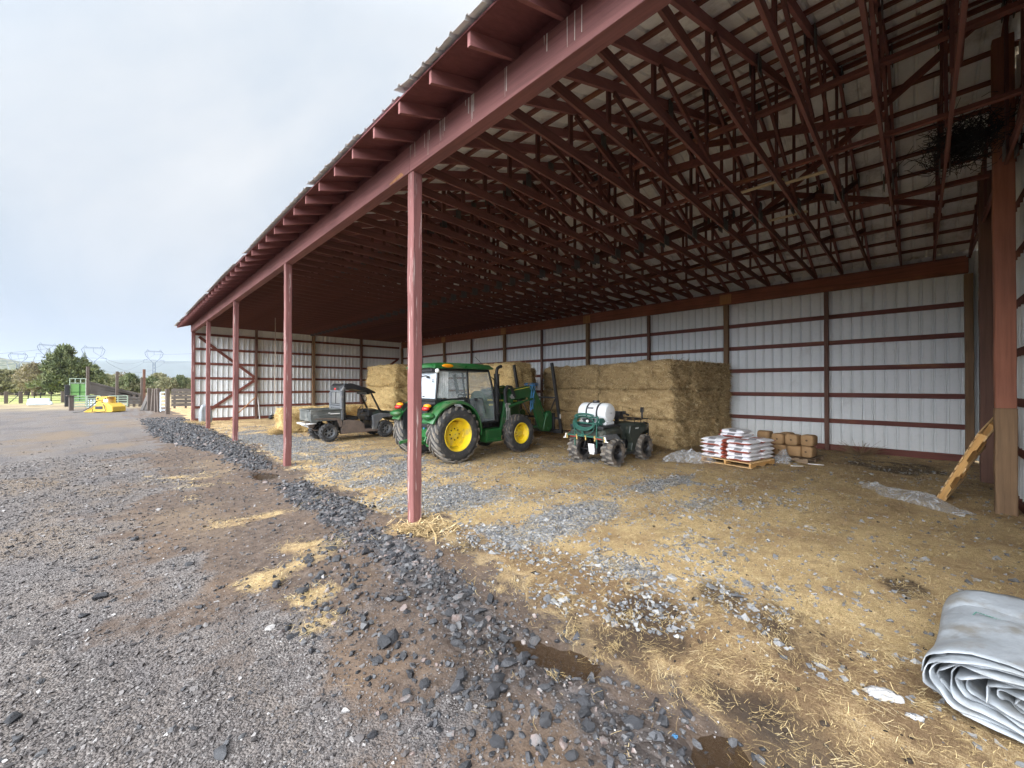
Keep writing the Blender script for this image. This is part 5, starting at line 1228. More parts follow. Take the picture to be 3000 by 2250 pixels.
for i, lb in enumerate(labs):
    px_ = 292 + i*21.5; Y = rt.uniform(112, 150); k = [J2, O1, J3, D1, J2, O2, J3][i % 7]; h = rt.uniform(3.9, 5.6)*Y/125
    if i in (5, 6, 7): h *= .80
    tree(at(px_, Y), Y, h, rt.uniform(4.5, 6.5), k, {'juniper': 'dark green', 'olive': 'olive green', 'drytree': 'pale dry'}[k[2]]+' tree '+lb, 'trees behind the corral', rt.uniform(0, 6), 'corral_tree')
for i in range(16):
    px_ = 285 + i*20; Y = rt.uniform(160, 220); tree(at(px_, Y), Y, rt.uniform(3.2, 4.3)*Y/150, rt.uniform(7, 10), [O1, O2, J3][i % 3], 'olive tree in the distant belt behind the corral trees', 'distant belt of trees', rt.uniform(0, 6), 'distant_tree')
# ---- transmission towers
def pylon(pxx, Y, top, width, lab, skew=0, v=False):
    x = at(pxx, Y); dep = Y*math.cos(YAW)+x*math.sin(YAW); k = dep/FPX; zt = CAMH+(1132-top)*k; W_ = width*k/2; t = thing('transmission_tower', lab, 'pylon', (x, Y, 0), skew, 'steel transmission towers')
    mb = MB(); r1 = .50*k; zc_ = zt-W_*1.55; zl = zt-W_*1.95
    for sg in (-1, 1):
        mb.tube([(sg*W_*.78, 0, zt-W_*.25), (sg*W_*1.0, 0, zt-W_*.55), (sg*W_*.86, 0, zt-W_*1.05), (sg*W_*.12, 0, zl)], r1*1.2, 5); mb.tube([(sg*W_*.78, 0, zt-W_*.25), (sg*W_*.70, 0, zt), (sg*W_*.55, 0, zt-W_*.25)], r1*.8, 4)
        mb.tube([(sg*W_*.12, 0, zl), (sg*W_*.20, 0, -1)], r1*1.5, 5); mb.tube([(sg*W_*1.12, 0, zc_), (sg*W_*.6, 0, zc_)], r1*.9, 4); mb.tube([(sg*W_*.80, 0, zt-W_*.42), (sg*W_*.62, 0, zt-W_*1.2)], r1*.6, 4)
    n = 7
    for j in range(n):
        z0, z1 = zl*(1-j/n), zl*(1-(j+1)/n); a0_, a1_ = W_*(.12+.08*j/n), W_*(.12+.08*(j+1)/n); mb.tube([(-a0_, 0, z0), (a1_, 0, z1)], r1*.6, 4); mb.tube([(a0_, 0, z0), (-a1_, 0, z1)], r1*.6, 4)
    mb.tube([(-W_*.8, 0, zt-W_*.27), (W_*.8, 0, zt-W_*.27)], r1, 4); mb.tube([(-W_*.8, 0, zt-W_*.38), (W_*.8, 0, zt-W_*.38)], r1*.7, 4); mb.tube([(-W_*.3, 0, zc_-.02*W_), (W_*.3, 0, zc_-.02*W_)], r1*.7, 4); mb.build('lattice', M['wire'], t)
    for sx, z0 in ((0, zt-W_*.38), (-W_*1.10, zc_), (W_*1.10, zc_)):
        mb = MB()
        if v and sx == 0: mb.tube([(-W_*.5, 0, z0-W_*.05), (0, 0, z0-W_*.5), (W_*.5, 0, z0-W_*.05)], r1*.7, 4)
        else: mb.tube([(sx, 0, z0), (sx, 0, z0-W_*.42)], r1*.7, 4)
        mb.build('insulator', M['wire'], t)
    return x, Y, zt, W_, zc_
p1 = pylon(52, 900, 1031, 36, 'smallest steel tower at the left edge beyond the scrubby hill')
p2 = pylon(139, 640, 1004, 43, 'tall steel tower left of the large juniper', .5, True)
p3 = pylon(273, 700, 1011, 48, 'steel tower just right of the large juniper')
p4 = pylon(451, 780, 1023, 40, 'steel tower standing alone between juniper and barn')
def cables(a, b, lab, sag=14):
    mb = MB(); r_ = .12*max(a[1], b[1])/700
    for sx, hz in ((0, -.8), (-1.1, -1.95), (1.1, -1.95)):
        P0 = Vector((a[0]+sx*a[3], a[1], a[2]+hz*a[3])); P1 = Vector((b[0]+sx*b[3], b[1], b[2]+hz*b[3]))
        mb.tube([P0.lerp(P1, j/24)-Vector((0, 0, sag*4*(j/24)*(1-j/24))) for j in range(25)], r_*1.4, 3, False)
    o = mb.build('power_line', M['cable']); tag(o, lab, 'power line')
far4 = (at(980, 520), 520, CAMH+230, 18, 200)
cables(p3, p4, 'sagging overhead cables between the two right hand towers'); cables(p4, (620, 760, 150, 20, 100), 'overhead cables climbing from the lone tower towards the barn roof', 8); cables(p1, p2, 'overhead cables between the two left hand towers', 22); cables((-560, 760, 64, 20, 50), p2, 'overhead cables running off low at the left edge', 30)
# ---- corral, loading ramp and things in the yard
def dep(x, y): return x*math.sin(YAW)+y*math.cos(YAW)
def wood_post(x, y, h, w, lab, name='fence_post', mat='fence_z', group=None, lean=0):
    mb = MB(); mb.box((0, 0, h/2-.1), (w, w, h+.2)); o = mb.build(name, M[mat], None, loc=(x, y, 0), rot=(0, lean, .2), bevel=.02); return tag(o, lab, 'post', group)
# ramp: from the tall left end down to the right
Yr = 61.0; xa, xb = at(256, Yr), at(424, Yr); rp_ = thing('loading_ramp', 'long weathered timber cattle loading ramp sloping down to the right', 'loading ramp', (0, 0, 0))
for yy in (Yr, Yr+2.2):
    for k in range(5):
        z0, z1 = 2.30-k*.40, .95-k*.16; mb = MB(); mb.bar((xa, yy-.06, z0), (xb, yy-.06, z1), .06, .38-.04*k); mb.build('side_board', M['fence_wood'], rp_)
mb = MB(); mb.bar((xa, Yr-.14, 2.62), (xb, Yr-.14, 1.12), .12, .18); mb.build('top_rail', M['fence_wood'], rp_)
mb = MB(); mb.bar((xa, Yr+1.1, .95), (xb, Yr+1.1, .12), 2.1, .12); mb.build('ramp_deck', M['fence_wood'], rp_)
for px_, h, lab, m_ in ((257, 4.2, 'tall grey ramp post beside the lime green panel', 'fence_z'), (343, 3.75, 'tall dark ramp post in the middle of the loading ramp', 'fence_z'), (416, 3.1, 'shorter dark post beside the tall rusty post', 'fence_z'), (422, 4.05, 'tall rusty post at the low end of the ramp', 'brownpost_z')):
    wood_post(at(px_, Yr-.5), Yr-.5, h, .22, lab, 'ramp_post', m_)
# lime green panel with rails
Yg = 62.5; xg0, xg1 = at(207, Yg), at(250, Yg); gp_ = thing('green_panel', 'bright lime green sheet panel with rails at the high end of the ramp', 'panel', (0, 0, 0))
mb = MB(); mb.span((xg0, Yg-.04, .55), (xg1, Yg+.04, 2.40)); mb.build('sheet', M['lime'], gp_)
mb = MB()
for z in (2.95, 2.47): mb.tube([(xg0-.1, Yg-.06, z), (xg1+.15, Yg-.06, z)], .05, 6)
for j in range(4): x = xg0-.05+(xg1-xg0+.1)*j/3; mb.tube([(x, Yg-.06, 0 if j in (0, 3) else 2.45), (x, Yg-.06, 2.97)], .05, 6)
mb.build('rail', M['gategreen'], gp_)
mb = MB(); mb.span((xg0, Yg-.07, 1.5), (xg1, Yg-.045, 1.55)); mb.span((xg0+.62, Yg-.07, .55), (xg0+.68, Yg-.045, 2.40)); mb.build('seam', M['dkgreen'], gp_)
mb = MB(); mb.span((xg0-.42, Yg-.2, 0), (xg0-.06, Yg+1.0, 2.3)); o = mb.build('dark_cabinet', M['black'], bevel=.05); tag(o, 'narrow black box standing left of the lime green panel', 'box')
# pipe panels in front
def pipe_panel(px0, px1, Y, h, n, lab, uprights=3, mat='gategreen'):
    x0, x1 = at(px0, Y), at(px1, Y); o = thing('pipe_gate', lab, 'gate', (0, 0, 0)); mb = MB()
    for j in range(n): z = .25+(h-.25)*j/(n-1); mb.tube([(x0, Y, z), (x1, Y, z)], .05, 6)
    mb.build('bar', M[mat], o); mb = MB()
    for j in range(uprights): x = x0+(x1-x0)*j/(uprights-1); mb.tube([(x, Y, .15), (x, Y, h)], .055, 6)
    mb.build('upright', M[mat], o); return o
pipe_panel(216, 294, 55, 1.2, 5, 'faded green pipe gate left of the yellow attachment'); pipe_panel(318, 374, 55, 1.18, 5, 'faded green pipe gate right of the yellow attachment')
for k in range(4): px_ = 258+k*9.5; mb = MB(); mb.box((0, 0, .45), (.14, .1, .75)); o = mb.build('picket', M['white_block'], None, loc=(at(px_, 56.4), 56.4, 0)); tag(o, 'short pale picket behind the pipe gate', 'picket', 'pale pickets behind the gate')
o = wood_post(at(209, 52), 52, 1.28, .28, 'thick dark post with a flat cap before the pipe gate', 'gate_post'); mb = MB(); mb.box((0, 0, 1.30), (.6, .4, .07)); mb.build('cap', M['fence_z'], o)
# board fence and posts right of the ramp
bf = thing('board_fence', 'weathered grey board fence running behind the barn corner', 'fence', (0, 0, 0)); Yb = 50
for z in (.35, .70, 1.05, 1.40, 1.75): mb = MB(); mb.bar((at(502, Yb), Yb, z), (at(590, Yb), Yb, z), .05, .30); mb.build('board', M['fence_wood'], bf)
for px_ in (512, 545, 575): mb = MB(); mb.box((at(px_, Yb), Yb+.1, .95), (.16, .16, 2.0)); mb.build('fence_post', M['fence_z'], bf)
for px_, Y, h, lab, ln_ in ((437, 47, 2.35, 'dark split post right of the leaning boards', 0), (447, 46, 2.3, 'dark split post second from the leaning boards', .05), (458, 44, 2.3, 'dark split post left of the white gate', 0), (467, 43.5, 2.35, 'dark thick post on the hinge side of the white gate', -.03), (491, 40, 2.3, 'thick brown corral post right of the white gate', 0)): wood_post(at(px_, Y), Y, h*.84, .24, lab, 'corral_post', 'fence_z', None, ln_)
pipe_panel(471, 488, 41.5, 1.65, 6, 'narrow white pipe gate in the corral fence', 2, 'white_block')
for px0, px1, lab in ((415, 436, 'grey board leaning against the corral posts'), (425, 440, 'shorter grey board leaning beside the longer one')):
    mb = MB(); mb.bar((at(px0, 47), 47, .05), (at(px1, 48), 48, 1.55), .22, .05); o = mb.build('leaning_board', M['fence_wood']); tag(o, lab, 'board')
lf = thing('rail_fence', 'low dark rail fence at the foot of the loading ramp', 'fence', (0, 0, 0))
for z in (.35, .65, .95): mb = MB(); mb.bar((at(374, 57), 57, z), (at(412, 57), 57, z), .06, .16); mb.build('rail', M['fence_wood'], lf)
for px_ in (376, 393, 410): mb = MB(); mb.box((at(px_, 57.1), 57.1, .6), (.2, .2, 1.3)); mb.build('fence_post', M['fence_z'], lf)
# field fence with wooden gate
fg_ = thing('wire_fence', 'thin dark wire fence with slim posts along the green field', 'fence', (0, 0, 0)); Yf_ = 79
for z in (.3, .6, .85, 1.1, 1.3): mb = MB(); mb.tube([(at(-60, Yf_), Yf_, z), (at(188, Yf_), Yf_, z)], .02, 4); mb.build('wire', M['blacksteel'], fg_)
for px_ in (-30, 83, 101, 119, 150): mb = MB(); mb.tube([(at(px_, Yf_), Yf_, 0), (at(px_, Yf_), Yf_, 1.36)], .05, 5); mb.build('fence_post', M['blacksteel'], fg_)
for px_, lab in ((18, 'stout wooden gate post at the left end of the field gate'), (61, 'stout wooden gate post at the right end of the field gate'), (184, 'stout wooden post below the large juniper')): wood_post(at(px_, 78.5), 78.5, 1.5, .32, lab, 'gate_post')
wg = thing('field_gate', 'dark wooden field gate with a diagonal brace', 'gate', (0, 0, 0))
mb = MB(); mb.bar((at(20, 78.6), 78.6, 1.2), (at(59, 78.6), 78.6, 1.2), .08, .10); mb.build('rail', M['fence_wood'], wg); mb = MB(); mb.bar((at(28, 78.6), 78.6, .1), (at(57, 78.6), 78.6, 1.12), .06, .08); mb.build('brace', M['fence_wood'], wg)
mb = MB(); mb.box((0, 0, .36), (1.75, .8, .74), taper=.93); mb.box((.85, -.1, .2), (.35, .7, .4), taper=.8); o = mb.build('white_bale', M['white_block'], None, loc=(at(115, 70), 70, 0), bevel=.12); tag(o, 'white wrapped block lying before the field fence', 'wrapped block')
# yellow skid steer attachment: mower deck with hoses
Ya = 47.0; ay = thing('mower_attachment', 'yellow hydraulic mower attachment with black hoses on the gravel', 'attachment', (at(309, Ya), Ya, 0), R(-44)); sA = .76
def AY(name, mb, m_, bevel=.02): return mb.build(name, M[m_], ay, bevel=bevel)
mb = MB(); mb.prism([(-1.55, .05), (-.1, .95), (.5, 1.02), (.95, 1.0), (1.45, .62), (1.48, .1), (1.0, .02), (-1.3, .0)], -.75, -.68); mb.prism([(-1.55, .05), (-.1, .95), (.5, 1.02), (.95, 1.0), (1.45, .62), (1.48, .1), (1.0, .02), (-1.3, .0)], .68, .75); AY('side_plate', mb, 'attach_yellow')
mb = MB(); mb.bar((-1.5, 0, .09), (-.1, 0, .93), 1.36, .05); mb.bar((.9, 0, 1.0), (1.44, 0, .6), 1.36, .05); mb.bar((-.1, 0, .95), (.92, 0, 1.01), 1.36, .05); mb.box((1.46, 0, .34), (.05, 1.36, .5)); mb.box((0, 0, .06), (2.6, 1.36, .05)); AY('deck', mb, 'attach_yellow')
mb = MB(); mb.prism([(-.45, .9), (-.5, 1.66), (-.3, 1.74), (.55, 1.70), (.66, 1.62), (.66, .98)], -.5, -.42); mb.prism([(-.45, .9), (-.5, 1.66), (-.3, 1.74), (.55, 1.70), (.66, 1.62), (.66, .98)], .42, .5); mb.box((.08, 0, 1.68), (1.0, .88, .07)); mb.box((.1, -.46, 1.45), (.95, .05, .3)); AY('hitch_frame', mb, 'attach_yellow')
mb = MB(); mb.box((.08, -.765, .52), (.75, .03, .32)); mb.box((-.3, -.52, 1.52), (.14, .06, .2)); mb.box((.5, -.52, 1.5), (.12, .06, .18)); AY('opening', mb, 'black', 0)
mb = MB(); mb.box((.55, -.52, 1.28), (.45, .04, .36)); AY('sticker', mb, 'paleplate')
mb = MB()
for o_ in (0, .06, .12): mb.tube([(.3, -.55, 1.35), (.0, -.8-o_, 1.25), (-.35, -.85, .95), (-.75-o_, -.88, .5), (-1.5, -.95, .1), (-2.2, -1.0-o_, .03)], .035, 6)
mb.tube([(.2, -.6, 1.2), (.7, -.85, .7), (.85, -.85, .15), (.2, -.9, .05), (-.5, -.9, .1), (-.4, -.88, .4)], .035, 6); AY('hydraulic_hose', mb, 'black', 0)
for c_ in list(ay.children): pass
ay.scale = (sA*1.02, sA, sA*.98)
# ------------------------------------------------------------------ bagged feed on a pallet
bx, by, brz = 12.28, 3.35, R(-13)
def pallet(name, lab, mats, L_, W_, loc, rz=0, deck=7, hh=.14, rot=None):
    o = thing(name, lab, 'pallet', loc, rz)
    if rot: o.rotation_euler = rot
    for y in (-W_/2+.03, 0, W_/2-.03):
        mb = MB(); t = .045; z0, z1 = .022, hh-.022
        mb.prism([(-L_/2, z0), (-L_*.30, z0), (-L_*.27, z0+.035), (-L_*.13, z0+.035), (-L_*.10, z0), (L_*.10, z0), (L_*.13, z0+.035), (L_*.27, z0+.035), (L_*.30, z0), (L_/2, z0), (L_/2, z1), (-L_/2, z1)], y-t/2, y+t/2); mb.build('stringer', mats[0], o)
    for k in range(deck):
        x = -L_/2+.05+(L_-.1)*k/(deck-1); mb = MB(); mb.box((x, 0, hh-.01), (.105, W_+.02, .02)); mb.build('deck_board', mats[1], o)
    for x in (-L_/2+.05, 0, L_/2-.05):
        mb = MB(); mb.box((x, 0, .01), (.105, W_+.02, .02)); mb.build('bottom_board', mats[1], o)
    return o
pallet('pallet', 'new pale wooden pallet under the white feed bags', (M['newwood'], M['newwood_y']), 1.24, 1.36, (bx, by, .0), brz)
def bag_mesh(lx, ly, lz, seed, red):
    r_ = np.random.default_rng(seed); bm = bmesh.new(); bmesh.ops.create_cube(bm, size=2); bmesh.ops.subdivide_edges(bm, edges=bm.edges, cuts=9, use_grid_fill=True)
    v = np.array([w.co[:] for w in bm.verts]); f = [[w.index for w in q.verts] for q in bm.faces]; bm.free()
    ux_, uy_, uz_ = v.T
    puff = (1-np.abs(ux_)**4)*(1-np.abs(uy_)**6); z = uz_*(.12+.88*np.sqrt(np.clip(puff, 0, 1)))
    x = ux_*(1+.03*np.abs(z)) ; y = uy_
    n1 = fbm(ux_*2.2+seed, uy_*2.2+z, seed, 3)-.5
    p = np.stack([x*lx/2 + n1*.05, y*ly/2 + (fbm(ux_*3, z*2+seed, seed+2, 3)-.5)*.05, z*lz/2 + n1*.03*(1-np.abs(z))], 1)
    me = bpy.data.meshes.new('feed_bag'); me.from_pydata(p.tolist(), [], f)
    for m_ in ('bagwhite', 'bagred', 'bagink'): me.materials.append(M[m_])
    mi = []
    for q in f:
        c = v[q].mean(0); k = 0
        if c[1] > .80: k = 1
        elif red and c[0] < -.52 and c[2] < .25 and c[1] < .6: k = 1
        elif -.92 < c[0] < -.66 and c[2] > .25 and -.45 < c[1] < .25: k = 2
        elif c[2] > .8 and -.5 < c[0] < .5 and -.5 < c[1] < .4: k = 1 if red else 0
        elif red and c[0] > .75: k = 1
        mi.append(k)
    me.polygons.foreach_set('material_index', mi); me.polygons.foreach_set('use_smooth', [True]*len(f)); return me
BM = [bag_mesh(.64, .66, .125, s, s % 2) for s in range(4)]
def bag(lx, ly, z, rz, k, lab):
    o = bpy.data.objects.new('feed_bag', BM[k % 4]); COL.objects.link(o); c, s = math.cos(brz), math.sin(brz)
    o.location = (bx + lx*c - ly*s, by + lx*s + ly*c, z); o.rotation_euler = (0, 0, brz+rz); return tag(o, lab, 'feed bag', 'white feed bags on the pallet')
ordn = ['lowest', 'second', 'third', 'fourth', 'fifth']; rb_ = random.Random(3)
for nm, lx, ly, rz0 in (('front pile by the clear plastic sheet', -.34, .335, PI), ('front pile nearest the mineral blocks', -.34, -.335, 0), ('rear pile nearest the mineral blocks', .33, -.335, 0), ('rear pile under the topmost bags', .33, .335, PI)):
    for t in range(5):
        o = bag(lx+rb_.uniform(-.02, .02), ly+rb_.uniform(-.02, .02), .205+t*.108, (0 if rz0 == 0 else 0)+rb_.uniform(-.05, .05), t+(0 if rz0 else 1), '%s feed bag up in the %s' % (ordn[t], nm))
        if rz0: o.scale = (1, -1, 1)
for t, lab in ((5, 'upper feed bag lying second from the top of the pile'), (6, 'topmost white feed bag with a red end band')):
    bag(.28, .20, .205+t*.106, R(8*(t-5)), t, lab)
# pressed mineral blocks on an old pallet
mx, my = 13.95, 2.42
pallet('pallet', 'old grey pallet under the brown mineral blocks', (M['greywood'], M['greywood']), 1.3, 1.1, (mx, my, 0), R(-12)+PI/2)
def mblock(x, y, z, rz, lab):
    mb = MB(); s = .155; rings = []
    for xx, k in ((-.165, .86), (-.15, .97), (-.05, 1), (.05, 1), (.15, .97), (.165, .86)):
        rings.append([(xx, s*k*math.copysign(abs(math.cos(t))**.45, math.cos(t)), s*k*math.copysign(abs(math.sin(t))**.45, math.sin(t))) for t in np.linspace(0, 2*PI, 24, endpoint=False)])
    mb.loft(rings, True); o = mb.build('mineral_block', M['mineral'], None, loc=(x, y, z), rot=(0, 0, rz), sharp=50)
    mb = MB(); mb.cyl((-.168, 0, 0), (-.160, 0, 0), .028, n=10); mb.build('core_hole', M['mineralhole'], o); return tag(o, lab, 'mineral block', 'brown mineral blocks')
a0 = R(-12)
for x, y, z, rz, lab in ((13.60, 2.56, .30, a0, 'lower brown mineral block behind the crumpled plastic bag'), (13.62, 2.22, .30, a0+PI/2, 'lower mineral block lying sideways with a cracked face'), (13.70, 1.95, .30, a0, 'lower mineral block at the corner nearest the wall post'),
    (13.58, 2.60, .615, a0, 'upper mineral block next to the feed bags'), (13.60, 2.27, .615, a0, 'middle one of the upper mineral blocks'), (13.72, 1.93, .615, a0, 'upper mineral block nearest the wall post'),
    (14.0, 3.05, .62, a0+PI/2, 'upper mineral block turned sideways behind the feed bags'), (13.98, 3.05, .30, a0, 'lower mineral block behind the feed bags'), (14.05, 2.5, .615, a0, 'upper mineral block in the back row'), (14.05, 2.5, .30, a0, 'lower mineral block in the back row'), (14.1, 2.1, .30, a0, 'lower back row mineral block by the wall')):
    mblock(x, y, z, rz, lab)
for x, y, rz, l, lab in ((12.75, 2.05, R(-40), .34, 'short white plastic strip on the straw before the plastic bag'), (13.25, 1.72, R(-60), .36, 'short white plastic strip nearer the wall post')):
    mb = MB(); mb.box((0, 0, .02), (l, .05, .022)); o = mb.build('plastic_strip', M['paleplate'], None, loc=(x, y, hgt(np.array([x]), np.array([y]))[0]+.005), rot=(0, R(3), rz), bevel=.004); tag(o, lab, 'plastic strip')
# crumpled clear plastic
def film(x0, y0, x1, y1, wid, h, seed, lab, name='plastic_sheet', n=110, m=46):
    d = np.array([x1-x0, y1-y0]); L_ = np.linalg.norm(d); d /= L_; nn = np.array([-d[1], d[0]])
    U, W_ = np.meshgrid(np.linspace(0, 1, n), np.linspace(-1, 1, m)); u, w = U.ravel(), W_.ravel()
    ed = np.sin(PI*np.clip(u, .02, .98))**.45; off = (fbm(u*3+seed, w*.5, seed, 3)-.5)*.5
    x = x0 + d[0]*u*L_ + nn[0]*(w*wid*ed*(.7+.6*fbm(u*5, u*0+seed, seed+4, 2))+off*wid); y = y0 + d[1]*u*L_ + nn[1]*(w*wid*ed*(.7+.6*fbm(u*5, u*0+seed, seed+4, 2))+off*wid)
    rd = lambda a, b, s: 1-np.abs(fbm(a, b, s, 4)*2-1)
    z = h*ed*(1-np.abs(w)**1.6)*(.25+1.2*rd(u*L_*2.2, w*wid*2.2+seed, seed)**2) + .018*rd(u*L_*6, w*wid*6, seed+3)*(1-np.abs(w)**3)
    x = x + (fbm(u*7, w*3, seed+1, 2)-.5)*.10; y = y + (fbm(u*7, w*3, seed+2, 2)-.5)*.10
    V = np.stack([x, y, hgt(x, y)+.012+z], 1); i0 = (np.arange(m-1)[:, None]*n+np.arange(n-1)[None]).ravel()
    me = npmesh(name, V, np.stack([i0, i0+1, i0+n+1, i0+n], 1), True); o = link(name, me, M['film'], sharp=180); return tag(o, lab, 'plastic sheet')
film(11.05, 4.95, 11.95, 3.85, .38, .26, 3, 'crumpled clear plastic sheet between the quad bike and the feed bags')
film(12.9, 2.62, 13.25, 2.3, .22, .27, 9, 'small scrunched plastic bag in front of the mineral blocks', n=30, m=24)
film(11.35, .62, 9.72, -.72, .34, .14, 14, 'long crumpled plastic sheet lying below the leaning pallet')
# pallet leaning on the wall post
pl = pallet('pallet', 'orange new pallet leaning on edge against the wall post', (M['newwood'], M['newwood_y']), 1.46, 1.15, (0, 0, 0), 0, 9, .125)
pb, pt = Vector((10.84, -.52, .03)), Vector((10.36, -.96, 1.24)); ax = (pt-pb).normalized(); vw = Vector((.985, -.17, 0)); vw = (vw - ax*vw.dot(ax)).normalized(); nz = ax.cross(vw)
mm = Matrix((ax, vw, nz)).transposed().to_4x4(); pl.matrix_world = Matrix.Translation((pb+pt)/2 + vw*.56) @ mm
# rolled tarpaulin in the foreground
def spiral():
    # flattened roll seen on end, local y (width) and z: tight outer layers, looser folds inside
    W0, H0, turns, pts = .84, .215, 12, []
    for i in range(48*turns+1):
        t = i/48*2*PI; k = i/48
        sh = np.interp(k, [0, 1, 2, 3, 4, 5, 6, 7, 8, 9, 10, 11, 12], [0, .013, .026, .038, .052, .074, .088, .102, .124, .140, .156, .176, .196])
        hh = H0-sh; hw = W0-sh*np.interp(k, [0, 3, 12], [1.0, 1.2, 2.9]); c, s = math.cos(t), math.sin(t)
        y = hw*math.copysign(abs(c)**.42, c); z = hh*math.copysign(abs(s)**.8, s)
        pts.append((y + .012*math.sin(i*.7)*min(1, k/2), z + .0025*math.sin(i*1.31)+.002*math.sin(i*3.3)))
    return pts
spl = spiral(); nl = 26; th = .0055
vv = []; ff = []; mi = []
for j in range(nl):
    u = j/(nl-1); X = -.80 + 1.36*u
    for i, (y, z) in enumerate(spl):
        k = i/len(spl); ed = .03*math.sin(i*.9)*(1-u)*.9 + .05*math.sin(i*.21)*(1-u)
        wr = (float(fbm(np.array([X*3.2+y*1.5]), np.array([y*4.]), 3)[0])-.5)*.045 + math.sin((y*.6+X)*11+math.sin(y*6)*1.6)*.006 - .03*math.exp(-((X-.05-y*.15)/.06)**2)
        vv.append((X + ed + (.10*k if j == 0 else .10*k*(1-u)), y*(1-.03*u) + .012*math.sin(X*5), z*(1-.12*math.sin(PI*u)) + (wr if i < 48 and z > 0 else 0)))
n_ = len(spl)
for j in range(nl-1):
    for i in range(n_-1): ff.append((j*n_+i, j*n_+i+1, (j+1)*n_+i+1, (j+1)*n_+i))
tm = MB(); tm.smooth = True; tm.add(vv, ff); TX, TY = 4.50, -1.0
ta = tm.build('tarpaulin', M['tarp'], None, loc=(TX, TY, .218), rot=(0, 0, R(-6.5)), sharp=180)
so_ = ta.modifiers.new('layer', 'SOLIDIFY'); so_.thickness = th; so_.offset = 0
tag(ta, 'thick grey tarpaulin folded and rolled up on the straw with its layers showing', 'tarpaulin')
mb = MB()
for k in range(7): mb.ell((.45+.05*math.sin(k*2.1), .33+.05*math.cos(k*1.7)-.12, .165), (.05, .06, .022), 8, 5)
mb.build('dried_clod', M['dust'], ta)
mb = MB(); mb.tube([(.05+.02*math.sin(k), .74-.1*k, (.175 if k else .02)+.004*math.sin(k*2)) for k in range(0, 15)], .0045, 5); mb.build('tie_cord', M['sprayer_green'], ta)
# crumpled pale plastic in the foreground
def wad(x, y, r, seed, lab, mat='film', name='plastic_scrap'):
    bm = bmesh.new(); bmesh.ops.create_icosphere(bm, subdivisions=4, radius=1)
    v = np.array([w.co[:] for w in bm.verts]); f = np.array([[w.index for w in q.verts] for q in bm.faces]); bm.free()
    d = 1 + (np.abs(fbm(v[:, 0]*2.4+seed, v[:, 1]*2.4+v[:, 2], seed)-.5)*-1.6) + (fbm(v[:, 0]*6+v[:, 2]*5, v[:, 1]*6+seed, seed+3)-.5)*.5
    p = v*d[:, None]*np.array([r, r*.62, r*.30]); c, s = math.cos(seed), math.sin(seed); p = np.stack([p[:, 0]*c-p[:, 1]*s, p[:, 0]*s+p[:, 1]*c, p[:, 2]+r*.10], 1)
    me = npmesh(name, p, f, True); o = link(name, me, M[mat], loc=(x, y, float(hgt(np.array([x]), np.array([y]))[0])), sharp=180); return tag(o, lab, 'scrap')
M['scrap'] = pm('pale_scrap', (.36, .35, .345), .45, var=.25, scale=9, bmp=.6, bscale=30)
wad(3.72, .12, .115, 2, 'whitish crumpled plastic scrap on the straw left of the tarpaulin', 'scrap')
wad(3.62, -.03, .05, 5, 'small torn white scrap just below the larger scrap', 'scrap')
wad(3.32, -.50, .06, 8, 'pale scrap at the bottom edge below the tarpaulin', 'scrap')
wad(4.0, 4.35, .05, 3, 'tiny white flake on the damp ground right of the nearest post', 'scrap')
mb = MB(); rz_ = random.Random(8)
for k in range(16): mb.tube([(rz_.uniform(-.04,.04), rz_.uniform(-.04,.04), rz_.uniform(.0,.03)) for _ in range(4)], .003, 4)
o = mb.build('twine_scrap', M['twine'], None, loc=(2.40, 1.0, -.01)); o.scale = (.42,.42,.42); tag(o, 'frayed scrap of blue twine on the mud beside the lower puddle', 'twine')
mb = MB()
for k in range(10): mb.tube([(rz_.uniform(-.035,.035), rz_.uniform(-.03,.03), rz_.uniform(.0,.02)) for _ in range(3)], .003, 4)
o = mb.build('twine_scrap', M['twine'], None, loc=(1.95, .98, .0)); tag(o, 'frayed scrap of blue twine among the stones away from the puddle', 'twine')
# individual rocks that stand out in the foreground
RK = rock_templates(7, 26, .62, 21)
spots = [(1.62,3.05,.085),(1.98,2.62,.06),(1.55,2.42,.05),(1.42,2.44,.045),(1.78,2.30,.07),(2.05,2.22,.055),(1.86,2.02,.085),(1.72,1.86,.06),(2.12,1.80,.05),(2.32,1.86,.045),(1.92,1.62,.07),(2.2,1.52,.06),(2.08,1.40,.055),(1.60,1.72,.05),(2.30,1.22,.06),(1.84,1.36,.05),
         (1.35,4.35,.075),(1.62,4.62,.065),(1.2,4.72,.08),(1.75,4.1,.06),(1.5,3.75,.06),(2.0,3.55,.07),(1.9,4.9,.075),(2.2,3.0,.06),(.62,6.0,.055),(-.1,5.7,.07),(-.45,4.0,.055),(.2,7.6,.06),(.35,3.1,.028),(.15,2.4,.03)]
lab1 = 'dark angular basalt rock lying loose on the brown mud among smaller gravel'; lab2 = 'dark stone lying alone on the fine grey yard gravel'
rkm = []
for tv, tf in RK:
    me = npmesh('rock', tv, tf, False, {'tint': np.clip(np.full(len(tv), .52)+rng.normal(0, .16), 0, 1)}); me.materials.append(M['rock_dark']); rkm.append(me)
for i, (x, y, s) in enumerate(spots):
    o = bpy.data.objects.new('rock', rkm[i % 7]); COL.objects.link(o); o.location = (x, y, float(hgt(np.array([x]), np.array([y]))[0])+s*.30); o.scale = (s*rz_.uniform(.85,1.2), s*rz_.uniform(.8,1.1), s*rz_.uniform(.75,1)); o.rotation_euler = (rz_.uniform(-.3,.3), rz_.uniform(-.3,.3), rz_.uniform(0,6))
    alone = x < 1.0
    tag(o, lab2 if alone else lab1, 'rock', 'lone stones on the yard' if alone else 'loose rocks on the mud')
